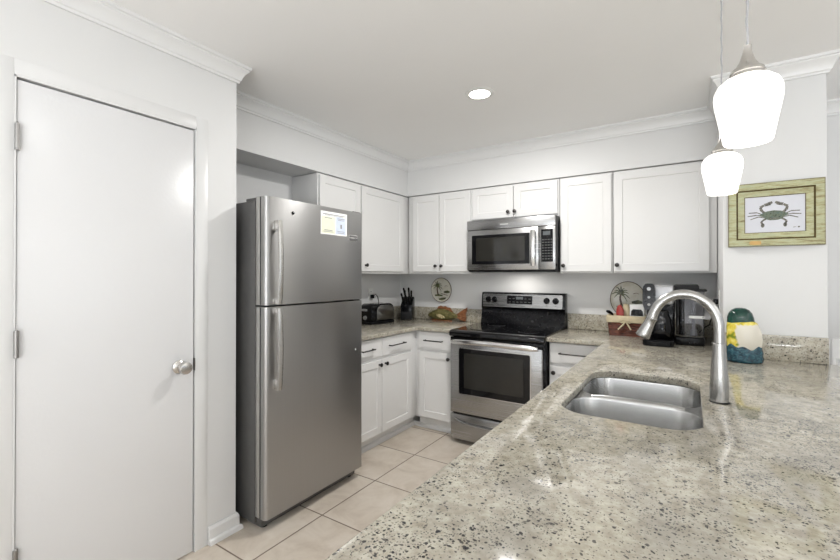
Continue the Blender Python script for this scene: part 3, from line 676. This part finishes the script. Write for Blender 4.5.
mb = MB(); rectframe(mb, r0, ins(r0, 0.034), PY, PY-0.024, PY-0.022)
fo = part(pc, 'frame', mb, 'greenwood', smooth=10)
mb = MB(); rectframe(mb, ins(r0, -0.0015), ins(r0, 0.0025), PY, PY-0.022, PY-0.0245)
part(fo, 'frame_edge', mb, 'gild', smooth=10)
mb = MB(); rectframe(mb, ins(r0, 0.034), ins(r0, 0.042), PY, PY-0.019, PY-0.014)
part(fo, 'moulding', mb, 'gild', smooth=10)
mb = MB(); rectframe(mb, ins(r0, 0.042), ins(r0, 0.070), PY, PY-0.018, PY-0.012)
part(fo, 'inner_frame', mb, 'greenwood', smooth=10)
mb = MB(); rectframe(mb, ins(r0, 0.070), ins(r0, 0.073), PY, PY-0.012, PY-0.010)
part(fo, 'fillet', mb, 'gild', smooth=10)
part(fo, 'tag', MB().prism(rrect(2.902, 2.952, 1.512, 1.533, 0.008), 'y', PY-0.026, PY-0.022), 'tag', 'small tan oval tag')
q = MB(); rp = ins(r0, 0.073); q.box(rp[0], rp[1], PY-0.008, PY-0.001, rp[2], rp[3])
cx, cz = (px0+px1)/2 - 0.002, (pz0+pz1)/2 - 0.008; y0 = PY-0.0085
def flat(pts, y=y0): q.face([(cx+a, y, cz+b) for a, b in pts])
def stroke(pts, w, y=y0):
    for (a, b) in zip(pts, pts[1:]):
        dx, dz = b[0]-a[0], b[1]-a[1]; L = math.hypot(dx, dz); nx, nz = -dz/L*w/2, dx/L*w/2
        flat([(a[0]+nx, a[1]+nz), (a[0]-nx, a[1]-nz), (b[0]-nx*0.7, b[1]-nz*0.7), (b[0]+nx*0.7, b[1]+nz*0.7)], y)
q.m(2)
for s_ in (-1, 1):
    for k, (dx, dz, mx, mz) in enumerate(((0.105, 0.020, 0.07, 0.014), (0.110, 0.002, 0.072, 0.000), (0.098, -0.016, 0.066, -0.010))):
        stroke([(s_*0.040, 0.004-0.006*k), (s_*mx, mz+0.006), (s_*dx, dz)], 0.006)
    stroke([(s_*0.034, -0.016), (s_*0.052, -0.030), (s_*0.046, -0.048)], 0.010)
    flat([(s_*0.046+0.008*math.cos(t), -0.050+0.012*math.sin(t)) for t in [2*PI*j/10 for j in range(10)]])
    stroke([(s_*0.036, 0.014), (s_*0.050, 0.028), (s_*0.056, 0.046), (s_*0.040, 0.058)], 0.014)
    stroke([(s_*0.038, 0.058), (s_*0.022, 0.064), (s_*0.006, 0.072)], 0.016, y0-0.0003)
    stroke([(s_*0.030, 0.056), (s_*0.012, 0.060)], 0.007, y0-0.0003)
q.m(1)
flat([(-0.062, 0.004), (-0.048, 0.014), (-0.028, 0.024), (-0.012, 0.026), (0, 0.028), (0.012, 0.026), (0.028, 0.024), (0.048, 0.014), (0.062, 0.004), (0.044, -0.004), (0.034, -0.018), (0.016, -0.024), (-0.016, -0.024), (-0.034, -0.018), (-0.044, -0.004)], y0-0.0006)
q.m(2); flat([(-0.026, -0.012), (0.026, -0.012), (0.018, -0.018), (-0.018, -0.018)], y0-0.0010)
stroke([(0.078, -0.066), (0.090, -0.065)], 0.003); flat([(0.096, -0.069), (0.104, -0.069), (0.104, -0.062), (0.096, -0.062)])
part(pc, 'print', q, ['printpaper', 'crabbody', 'crableg'], 'crab drawing on pale paper')

# ------------------------------------------------------------------ outlets
def outlet(name_label, c, axis):
    t = thing('wall_outlet', name_label, 'outlet', c)
    x, y, z = c; s_ = 1 if axis == '+x' else -1
    xa = lambda a, b: (min(x+s_*a, x+s_*b), max(x+s_*a, x+s_*b))
    part(t, 'plate', MB().box(*xa(0.0005, 0.006), y-0.036, y+0.036, z-0.058, z+0.058, 0.002), 'white')
    for dz in (-0.022, 0.022):
        o = part(t, 'socket', MB().box(*xa(0.006, 0.0075), y-0.016, y+0.016, z+dz-0.014, z+dz+0.014), 'white')
        part(o, 'slot', MB().box(*xa(0.0075, 0.008), y-0.008, y-0.005, z+dz-0.004, z+dz+0.006).box(*xa(0.0075, 0.008), y+0.005, y+0.008, z+dz-0.004, z+dz+0.006), 'black')
    return t
outlet('white outlet on the left wall behind the toaster', (0.0, -0.506, 1.168), '+x')
outlet('white outlet on the side of the pillar behind the coffee maker', (2.787, -0.50, 1.20), '-x')

# ------------------------------------------------------------------ toaster, knife block, fish, plates
def rounded_box_rings(x0, x1, y0, y1, zs):
    return [[(x, y, z) for x, y in rrect(x0+i, x1-i, y0+i, y1-i, r, 5)] for z, i, r in zs]
tx0, tx1, ty0, ty1 = 0.055, 0.235, -0.735, -0.430
tc = ((tx0+tx1)/2, (ty0+ty1)/2, CT); TA = math.radians(-6)
to = thing('toaster', 'black and stainless two-slot toaster on the counter beside the fridge', 'toaster', tc)
part(to, 'base', MB().loft(rounded_box_rings(tx0-0.004, tx1+0.004, ty0-0.014, ty1+0.006, [(CT, 0.006, 0.03), (CT+0.006, 0, 0.035), (CT+0.022, 0, 0.035), (CT+0.028, 0.006, 0.03)])).spin(tc, TA), 'black')
def arch(x0, x1, y0, y1, z0, z1, r):
    pts = [(y0, z0), (y1, z0)]
    for k in range(9): t = math.radians(90*k/8); pts.append((y1-r+r*math.cos(t), z1-r+r*math.sin(t)))
    for k in range(9): t = math.radians(90+90*k/8); pts.append((y0+r+r*math.cos(t), z1-r+r*math.sin(t)))
    return MB().prism(pts, 'x', x0, x1, 0.006)
part(to, 'shell', arch(tx0+0.012, tx1-0.012, ty0, ty1, CT+0.026, CT+0.186, 0.06).spin(tc, TA), 'black', smooth=50)
for xa, xb in ((tx1-0.014, tx1), (tx0, tx0+0.014)):
    part(to, 'side_panel', arch(xa, xb, ty0+0.062, ty1-0.016, CT+0.036, CT+0.172, 0.058).spin(tc, TA), 'toasterside', 'stainless side panel', smooth=50)
for xx in (tx0+0.052, tx1-0.052):
    part(to, 'slot', MB().box(xx-0.014, xx+0.014, ty0+0.07, ty1-0.05, CT+0.1845, CT+0.1875).spin(tc, TA), 'steelbright')
part(to, 'lever', MB().box((tx0+tx1)/2-0.028, (tx0+tx1)/2+0.028, ty0-0.026, ty0-0.001, CT+0.122, CT+0.142, 0.005).spin(tc, TA), 'silverplastic', 'silver lever')
part(to, 'dial', MB().lathe(((tx0+tx1)/2+0.0, ty0-0.001, CT+0.060), (0, -1, 0), [(0.020, 0), (0.018, 0.012), (0.002, 0.013)], 20).spin(tc, TA), 'silverplastic', 'silver browning dial')
part(to, 'cord', MB().tube([(tx0+0.03, -0.50, CT+0.10), (0.085, -0.48, CT+0.17), (0.07, -0.48, CT+0.24), (0.055, -0.495, CT+0.268), (0.034, -0.505, CT+0.246)], 0.004, 8).box(0.009, 0.036, -0.522, -0.490, CT+0.226, CT+0.262, 0.004), 'black')

kc = (0.205, -0.160, CT); KA = math.radians(22)
kb = thing('knife_block', 'black knife block full of knives in the counter corner', 'knife block', kc)
def kx(mb): return mb.xf(Matrix.Translation(kc) @ Matrix.Rotation(KA, 4, 'Z'))
part(kb, 'block', kx(MB().prism([(-0.075, 0), (0.070, 0), (0.070, 0.215), (0.045, 0.232), (-0.075, 0.150)], 'x', -0.058, 0.058, 0.004)), 'black', smooth=30)
part(kb, 'front_plate', kx(MB().box(-0.056, 0.056, -0.079, -0.074, 0.004, 0.085, 0.001)), 'blackmatt', 'grey lower front panel')
kd = Vector((0, -0.62, 0.78)).normalized()
for i, (x, s_, L) in enumerate(((-0.034, 0.35, 0.105), (-0.012, 0.55, 0.12), (0.012, 0.75, 0.13), (0.034, 0.55, 0.115), (-0.026, 0.85, 0.115), (0.024, 0.22, 0.09), (0.0, 0.20, 0.09))):
    p = Vector((x*1.15, -0.075+0.12*s_, 0.150+0.082*s_)); dv = (kd + Vector((x*4.0, 0, 0.4))).normalized()
    part(kb, 'knife', kx(MB().tube([p-dv*0.01, p+dv*0.02, p+dv*L*0.6, p+dv*L*0.92, p+dv*L], [0.0085, 0.0095, 0.0085, 0.0105, 0.007], 10)), 'black', 'black knife handle')

# wooden fish ornament
fz = CT+0.001; fcx, fcy = 0.600, -0.075
fi = thing('fish_ornament', 'carved olive and rust-coloured fish ornament on the counter beneath the palm plate', 'ornament', (fcx, fcy, CT))
mb = MB(); rings = []
prof = [(-0.180, 0.006, 0.005, 0.050), (-0.172, 0.016, 0.012, 0.050), (-0.150, 0.030, 0.022, 0.053), (-0.115, 0.046, 0.031, 0.058), (-0.070, 0.056, 0.036, 0.062), (-0.02, 0.057, 0.035, 0.063), (0.03, 0.048, 0.029, 0.060), (0.075, 0.034, 0.020, 0.055), (0.105, 0.022, 0.013, 0.053), (0.125, 0.018, 0.009, 0.054)]
for x, h, w, zz in prof:
    x *= 1.12
    rings.append([(fcx+x, fcy+w*math.cos(2*PI*k/18), CT+zz+h*math.sin(2*PI*k/18)) for k in range(18)])
part(fi, 'body', mb.loft(rings), 'fishbody', smooth=60)
def fin(pts, t0, t1, rid=0.5):
    """blade in the xz plane, centred on y=fcy, thicker at its root"""
    return MB().prism([(fcx+a*1.12, CT+b) for a, b in pts], 'y', fcy-t0, fcy+t1, 0.002)
part(fi, 'tail', fin([(0.112, 0.040), (0.112, 0.070), (0.160, 0.108), (0.215, 0.142), (0.205, 0.105), (0.196, 0.075), (0.204, 0.040), (0.196, 0.006), (0.150, 0.016)], 0.008, 0.008), 'fishfin', 'rust-coloured tail fin')
part(fi, 'dorsal_fin', fin([(-0.085, 0.108), (-0.075, 0.140), (-0.045, 0.150), (-0.025, 0.138), (0.000, 0.147), (0.020, 0.132), (0.045, 0.135), (0.055, 0.112), (0.080, 0.090), (0.060, 0.085), (0.0, 0.105)], 0.006, 0.006), 'fishfin', 'rust-coloured back fin')
part(fi, 'belly_fin', fin([(-0.135, 0.000), (-0.130, 0.011), (-0.05, 0.012), (0.02, 0.011), (0.06, 0.009), (0.065, 0.000)], 0.020, 0.012), 'fishfin')
sfm = MB().prism([(fcx-0.082, CT+0.062), (fcx-0.05, CT+0.070), (fcx+0.00, CT+0.050), (fcx+0.012, CT+0.030), (fcx-0.012, CT+0.034), (fcx-0.020, CT+0.022), (fcx-0.045, CT+0.034), (fcx-0.078, CT+0.046)], 'y', fcy-0.044, fcy-0.026, 0.003)
part(fi, 'side_fin', sfm, 'fishpale', 'pale side fin')
part(fi, 'eye', MB().lathe((fcx-0.142, fcy-0.022, CT+0.064), (0, -1, 0), [(0.006, 0), (0.005, 0.004), (0.001, 0.005)], 12), 'black')

def plate(cx, cz, rx, rz, label, mirror=1):
    y = -0.0015; t = thing('decorative_plate', label, 'plate', (cx, y, cz))
    E = lambda k, n, f: (cx+rx*f*math.cos(2*PI*k/n), cz+rz*f*math.sin(2*PI*k/n))
    mb = MB(); n = 48
    rings = [[(E(k, n, f)[0], yy, E(k, n, f)[1]) for k in range(n)] for f, yy in ((0.6, y), (0.95, y-0.010), (1.0, y-0.016), (0.98, y-0.018), (0.92, y-0.014), (0.70, y-0.006), (0.3, y-0.005))]
    mb.loft(rings)
    part(t, 'dish', mb, 'plateglaze', smooth=50)
    mb = MB(); rings = [[(E(k, n, f)[0], yy, E(k, n, f)[1]) for k in range(n)] for f, yy in ((0.965, y-0.0172), (1.004, y-0.0158), (1.004, y-0.0178), (0.985, y-0.0195), (0.965, y-0.0186))]
    part(t, 'rim', mb.loft(rings, False, False), 'platebrown', 'dark rim', smooth=50)
    q = MB()
    yb = lambda a, b: y-0.0064-0.0085*max(0.0, (math.hypot(a, b)-0.70)/0.22)
    def fl(pts):
        q.face([(cx+a*rx, yb(a, b)-0.0006, cz+b*rz) for a, b in pts])
    def st(p, w0, w1):
        for i, (a, b) in enumerate(zip(p, p[1:])):
            dx, dz = b[0]-a[0], b[1]-a[1]; L = math.hypot(dx, dz) or 1; nx, nz = -dz/L, dx/L
            wa = w0+(w1-w0)*i/(len(p)-1); wb = w0+(w1-w0)*(i+1)/(len(p)-1)
            fl([(a[0]+nx*wa, a[1]+nz*wa), (a[0]-nx*wa, a[1]-nz*wa), (b[0]-nx*wb, b[1]-nz*wb), (b[0]+nx*wb, b[1]+nz*wb)])
    hx, hz = -0.38*mirror, 0.30
    q.m(1); st([(hx-0.02, hz), (hx-0.06, 0.05), (hx+0.0, -0.25), (hx+0.06, -0.5)], 0.045, 0.075)
    q.m(0)
    for ang in (10, 35, 62, 90, 120, 150, 178, 205, 335, 310):
        t_ = math.radians(ang); L = 0.52+0.08*math.sin(ang)
        st([(hx, hz), (hx+L*0.5*math.cos(t_), hz+L*0.5*math.sin(t_)+0.07), (hx+L*0.92*math.cos(t_), hz+L*0.85*math.sin(t_)-0.05)], 0.050, 0.012)
    fl([(-0.66, -0.40), (-0.3, -0.34), (0.1, -0.42), (0.1, -0.52), (-0.3, -0.50), (-0.6, -0.52)])
    fl([(0.20, -0.12), (0.55, -0.02), (0.80, -0.10), (0.80, -0.22), (0.45, -0.26), (0.22, -0.22)])
    fl([(-0.30, -0.72), (0.05, -0.62), (0.45, -0.60), (0.40, -0.74), (0.05, -0.84), (-0.2, -0.82)])
    q.m(1); st([(-0.05, -0.30), (0.3, -0.36), (0.62, -0.44)], 0.03, 0.015); st([(0.30, 0.30), (0.45, 0.36), (0.62, 0.30)], 0.02, 0.008)
    part(t, 'painting', q, ['plategreen', 'platebrown'], 'painted palm tree scene')
    return t
plate(0.517, 1.203, 0.119, 0.124, 'round painted palm plate hanging above the fish ornament')
plate(2.218, 1.160, 0.128, 0.142, 'round painted palm plate on the wall behind the wicker basket')

# ------------------------------------------------------------------ basket and what it holds
bx0, bx1, by0, by1 = 2.104, 2.366, -0.285, -0.075; BH = 0.150
bk = thing('wicker_basket', 'brown wicker basket with cream cloth trim and bow beside the coffee maker', 'basket', ((bx0+bx1)/2, (by0+by1)/2, CT))
mb = MB(); rows = []
nrow = 22
for k in range(nrow+1):
    z = CT+0.001+BH*0.80*k/nrow; i = 0.003*(k % 2) + 0.012*(1-k/nrow)
    rows.append([(x, y, z) for x, y in rrect(bx0+i, bx1-i, by0+i, by1-i, 0.022, 4)])
for z, i in ((CT+BH*0.80, 0.012), (CT+0.010, 0.022)):
    rows.append([(x, y, z) for x, y in rrect(bx0+i, bx1-i, by0+i, by1-i, 0.016, 4)])
part(bk, 'basket_weave', mb.loft(rows), 'wicker')
mb = MB(); rows = []
for z, i in ((0.100, -0.003), (0.112, -0.005), (0.135, -0.005), (0.150, -0.002), (0.151, 0.010), (0.120, 0.012)):
    rows.append([(x, y, CT+z+0.0015*math.sin(7*x*30)) for x, y in rrect(bx0+i, bx1-i, by0+i, by1-i, 0.024, 4)])
part(bk, 'cloth_trim', mb.loft(rows, False, False), 'cream', 'cream cloth trim', smooth=50)
bwx, bwz, bwy = bx0+0.130, CT+0.112, by0-0.010
mb = MB().tube([(bwx, bwy, bwz), (bwx-0.02, bwy-0.004, bwz-0.03), (bwx-0.050, bwy-0.002, bwz-0.062)], [0.004, 0.006, 0.005], 8)
mb.tube([(bwx, bwy, bwz), (bwx+0.018, bwy-0.004, bwz-0.028), (bwx+0.036, bwy-0.002, bwz-0.060)], [0.004, 0.006, 0.005], 8)
for s_ in (-1, 1): mb.tube([(bwx, bwy, bwz), (bwx+s_*0.022, bwy-0.006, bwz+0.010), (bwx+s_*0.046, bwy-0.006, bwz-0.004), (bwx+s_*0.026, bwy-0.003, bwz-0.012), (bwx, bwy, bwz-0.002)], 0.004, 8)
mb.cyl((bwx, bwy-0.008, bwz), (bwx, bwy+0.006, bwz), 0.008, seg=12)
part(bk, 'bow', mb, 'cream', 'cream cloth bow')
t = tag(MB().prism([(bx0+0.062, CT+0.012), (bx0+0.110, CT+0.012), (bx0+0.112, CT+0.185), (bx0+0.100, CT+0.218), (bx0+0.085, CT+0.230), (bx0+0.070, CT+0.222), (bx0+0.060, CT+0.190)], 'y', by0+0.045, by0+0.075, 0.006).obj('red_packet', 'red', (bx0+0.085, by0+0.06, CT+0.012)), 'small red packet standing in the wicker basket', 'packet')
bxm = thing('white_box', 'white box with a dark front standing in the wicker basket', 'box', (bx0+0.20, by0+0.08, CT+0.012))
part(bxm, 'carton', MB().box(bx0+0.150, bx0+0.246, by0+0.062, by0+0.135, CT+0.012, CT+0.232, 0.003), 'paper')
part(bxm, 'dark_panel', MB().prism([(bx0+0.157, CT+0.150), (bx0+0.240, CT+0.150), (bx0+0.236, CT+0.185), (bx0+0.224, CT+0.198), (bx0+0.171, CT+0.198), (bx0+0.161, CT+0.185)], 'y', by0+0.0605, by0+0.0622), 'black')
t = tag(MB().tube([(bx0+0.050, by0+0.10, CT+0.03), (bx0+0.036, by0+0.085, CT+0.14), (bx0+0.026, by0+0.070, CT+0.160), (bx0+0.008, by0+0.055, CT+0.172), (bx0-0.006, by0+0.045, CT+0.178)], [0.006, 0.006, 0.009, 0.014, 0.008], 12).obj('scoop', 'black', (bx0+0.04, by0+0.09, CT+0.03)), 'black scoop handle resting over the left basket rim', 'scoop')
t = tag(MB().loft(rounded_box_rings(bx0+0.092, bx0+0.144, by0+0.10, by0+0.16, [(CT+0.012, 0, 0.02), (CT+0.20, 0.002, 0.02), (CT+0.226, 0.008, 0.018), (CT+0.232, 0.02, 0.006)])).obj('pale_pouch', 'cream', (bx0+0.12, by0+0.13, CT+0.012)), 'pale pouch behind the red packet in the basket', 'pouch')

# ------------------------------------------------------------------ coffee maker
kx0, kx1, ky0, ky1 = 2.372, 2.712, -0.665, -0.235
cm = thing('coffee_maker', 'black dual coffee maker with clear water tank behind the faucet', 'coffee maker', ((kx0+kx1)/2, -0.42, CT))
part(cm, 'base', MB().loft(rounded_box_rings(kx0, kx0+0.175, ky0, ky1, [(CT+0.0005, 0.004, 0.03), (CT+0.006, 0, 0.034), (CT+0.034, 0, 0.034), (CT+0.040, 0.006, 0.03)])), 'black')
part(cm, 'column', MB().box(kx0+0.008, kx0+0.172, -0.42, ky1, CT+0.040, CT+0.290, 0.012), 'black')
hd = part(cm, 'head', MB().box(kx0+0.010, kx0+0.172, -0.590, ky1, CT+0.262, CT+0.385, 0.014), 'silverplastic', 'silver brew head')
po = part(cm, 'control_pod', MB().loft([[(kx0+0.002+x*0.072, yy, CT+0.228+z*0.168) for x, z in rrect(0, 1, 0, 1, 0.30, 5)] for yy in (-0.640, -0.632, -0.56)]), 'black', 'black rounded control panel')
for z, r_, mat in ((0.362, 0.012, 'silverplastic'), (0.308, 0.008, 'silverplastic'), (0.262, 0.009, 'hinge')):
    part(po, 'button', MB().lathe((kx0+0.038, -0.640, CT+z), (0, -1, 0), [(r_, 0), (r_*0.9, 0.004), (0.001, 0.0045)], 18), mat)
cf = part(cm, 'carafe', MB().lathe((kx0+0.098, -0.535, CT+0.041), (0, 0, 1), [(0.056, 0), (0.064, 0.01), (0.068, 0.06), (0.062, 0.12), (0.048, 0.155), (0.050, 0.165), (0.044, 0.178), (0.005, 0.182)], 30), 'blackglass', 'dark glass carafe', smooth=50)
part(cf, 'handle', MB().tube([(kx0+0.060, -0.575, CT+0.195), (kx0+0.030, -0.615, CT+0.190), (kx0+0.018, -0.630, CT+0.140), (kx0+0.030, -0.615, CT+0.085), (kx0+0.052, -0.588, CT+0.075)], 0.009, 10), 'black')
wx0, wx1, wy0, wy1 = kx0+0.178, kx0+0.338, -0.505, -0.300
tk = part(cm, 'tank_base', MB().box(wx0, wx1, wy0-0.012, ky1, CT+0.0005, CT+0.052, 0.010), 'black')
part(cm, 'rear_column', MB().box(wx0+0.004, wx0+0.050, wy1+0.004, ky1, CT+0.052, CT+0.352, 0.008), 'black')
mb = MB(); zs = [(CT+0.053, 0.006, 0.045), (CT+0.060, 0.003, 0.048), (CT+0.346, 0, 0.05), (CT+0.346, 0.004, 0.047), (CT+0.064, 0.007, 0.044)]
wt = part(cm, 'water_tank', mb.loft(rounded_box_rings(wx0, wx1, wy0, wy1, zs)), 'clear', 'clear plastic water tank', smooth=50)
part(wt, 'filter_tube', MB().cyl((wx1-0.060, -0.42, CT+0.065), (wx1-0.060, -0.42, CT+0.30), 0.010, seg=14).cyl((wx1-0.060, -0.42, CT+0.065), (wx1-0.060, -0.42, CT+0.10), 0.022, 0.016, seg=16), 'water')
part(wt, 'tag', MB().box(wx1-0.085, wx1-0.002, wy0-0.012, wy0-0.007, CT+0.175, CT+0.192, 0.001).m(1).box(wx1-0.014, wx1-0.008, wy0-0.0128, wy0-0.0115, CT+0.180, CT+0.187), ['white', 'black'], 'narrow white tag')
part(wt, 'tank_lid', MB().box(wx0-0.008, wx1-0.030, wy0-0.004, wy1, CT+0.350, CT+0.388, 0.008).box(wx0-0.004, wx1+0.012, wy0-0.006, wy1+0.01, CT+0.346, CT+0.358, 0.004), 'blackmatt')
part(cm, 'cord', MB().tube([(wx1-0.02, ky1-0.01, CT+0.08), (wx1+0.030, -0.30, CT+0.12), (wx1+0.048, -0.38, CT+0.22), (wx1+0.060, -0.46, CT+0.285), (2.776, -0.50, CT+0.285)], 0.004, 8).box(2.752, 2.778, -0.516, -0.484, CT+0.268, CT+0.302, 0.004), 'black')

# ------------------------------------------------------------------ glazed ornament
ox, oy = 2.862, -0.955
og = thing('ceramic_ornament', 'glazed ceramic ornament with dark green dome, yellow and white middle and teal base', 'ornament', (ox, oy, CT))
def blob(prof, wav=0.0, freq=5, ph=0.0, zw=0.0, dep=0.72, seg=40):
    rings = []
    for r, z, dx in prof:
        ring = []; r *= 0.93; z *= 0.955
        for k in range(seg):
            t = 2*PI*k/seg; rr = r*(1+wav*math.sin(freq*t+ph+z*25))
            ring.append((ox+dx+rr*math.cos(t), oy+dep*rr*math.sin(t), CT+z+zw*math.sin(freq*t+ph)))
        rings.append(ring)
    return MB().loft(rings)
def wavy(prof, n, dep=0.74, seg=48, amp=0.0, top=0.0):
    rings = []
    for i, (r, z, dx) in enumerate(prof):
        f = i/(len(prof)-1); ring = []; r *= 0.93; z = max(0.0015, z*0.955)
        for k in range(seg):
            t = 2*PI*k/seg; rr = r*(1+amp*math.sin(n*t+6*f))
            lift = top*f*(0.5*math.sin(3*t+2.2)+0.5*math.sin(7*t))
            ring.append((ox+dx+rr*math.cos(t), oy+dep*rr*math.sin(t), CT+z+lift))
        rings.append(ring)
    return MB().loft(rings)
part(og, 'base', wavy([(0.074, 0.0015, 0.004), (0.082, 0.006, 0.004), (0.084, 0.02, 0.004), (0.0815, 0.04, 0.003), (0.083, 0.055, 0.003), (0.081, 0.070, 0.002), (0.080, 0.084, 0.001), (0.066, 0.090, 0.0)], 13, amp=0.016, top=0.016), 'teal', 'teal wave-textured base', smooth=60)
part(og, 'middle', blob([(0.070, 0.060, 0.002), (0.077, 0.085, 0.003), (0.081, 0.125, 0.004), (0.080, 0.155, 0.003), (0.076, 0.185, -0.001), (0.068, 0.212, -0.005), (0.050, 0.228, -0.007), (0.01, 0.230, -0.008)], 0.014, 6, 1.0, dep=0.74), 'yellowwhite', 'yellow and white glazed middle', smooth=60)
part(og, 'dome', wavy([(0.056, 0.190, -0.010), (0.062, 0.196, -0.010), (0.0625, 0.215, -0.011), (0.060, 0.240, -0.012), (0.053, 0.264, -0.012), (0.041, 0.281, -0.012), (0.023, 0.291, -0.012), (0.006, 0.293, -0.012)], 3, amp=0.012), 'darkgreen', 'glossy dark green dome', smooth=60)

# ------------------------------------------------------------------ white stool beyond the peninsula
sx, sy = 3.502, -0.335
st = thing('counter_stool', 'white wooden chair beyond the peninsula at the right edge', 'chair', (sx, sy, 0))
part(st, 'seat', MB().box(sx-0.20, sx+0.20, sy-0.12, sy+0.27, 0.60, 0.635, 0.010), 'trim')
for ax in (-1, 1):
    part(st, 'leg', MB().tube([(sx+ax*0.205, sy-0.145, 0.0), (sx+ax*0.185, sy-0.10, 0.60)], [0.016, 0.021], 10), 'trim')
    part(st, 'leg', MB().tube([(sx+ax*0.205, sy+0.275, 0.0), (sx+ax*0.185, sy+0.25, 0.60)], [0.016, 0.021], 10), 'trim')
    part(st, 'back_post', MB().tube([(sx+ax*0.19, sy-0.10, 0.63), (sx+ax*0.195, sy-0.125, 0.80), (sx+ax*0.20, sy-0.15, 0.975)], [0.019, 0.017, 0.015], 10), 'trim')
mb = MB(); rings = []
for k in range(13):
    t = -1+2*k/12; x = sx+t*0.21; y = sy-0.152-0.025*(1-t*t); z0 = 0.885+0.030*(1-t*t); z1 = 0.995+0.018*(1-t*t)
    rings.append([(x, y-0.010, z0), (x, y-0.010, z1), (x, y+0.010, z1), (x, y+0.010, z0)])
part(st, 'top_rail', mb.loft(rings), 'trim')
for k in range(4):
    x = sx-0.12+k*0.08; part(st, 'spindle', MB().cyl((x, sy-0.10, 0.63), (x, sy-0.168, 0.925), 0.008, seg=10), 'trim')
part(st, 'stretcher', MB().cyl((sx-0.195, sy-0.12, 0.25), (sx+0.195, sy-0.12, 0.25), 0.011, seg=10).cyl((sx-0.195, sy+0.262, 0.25), (sx+0.195, sy+0.262, 0.25), 0.011, seg=10), 'trim')
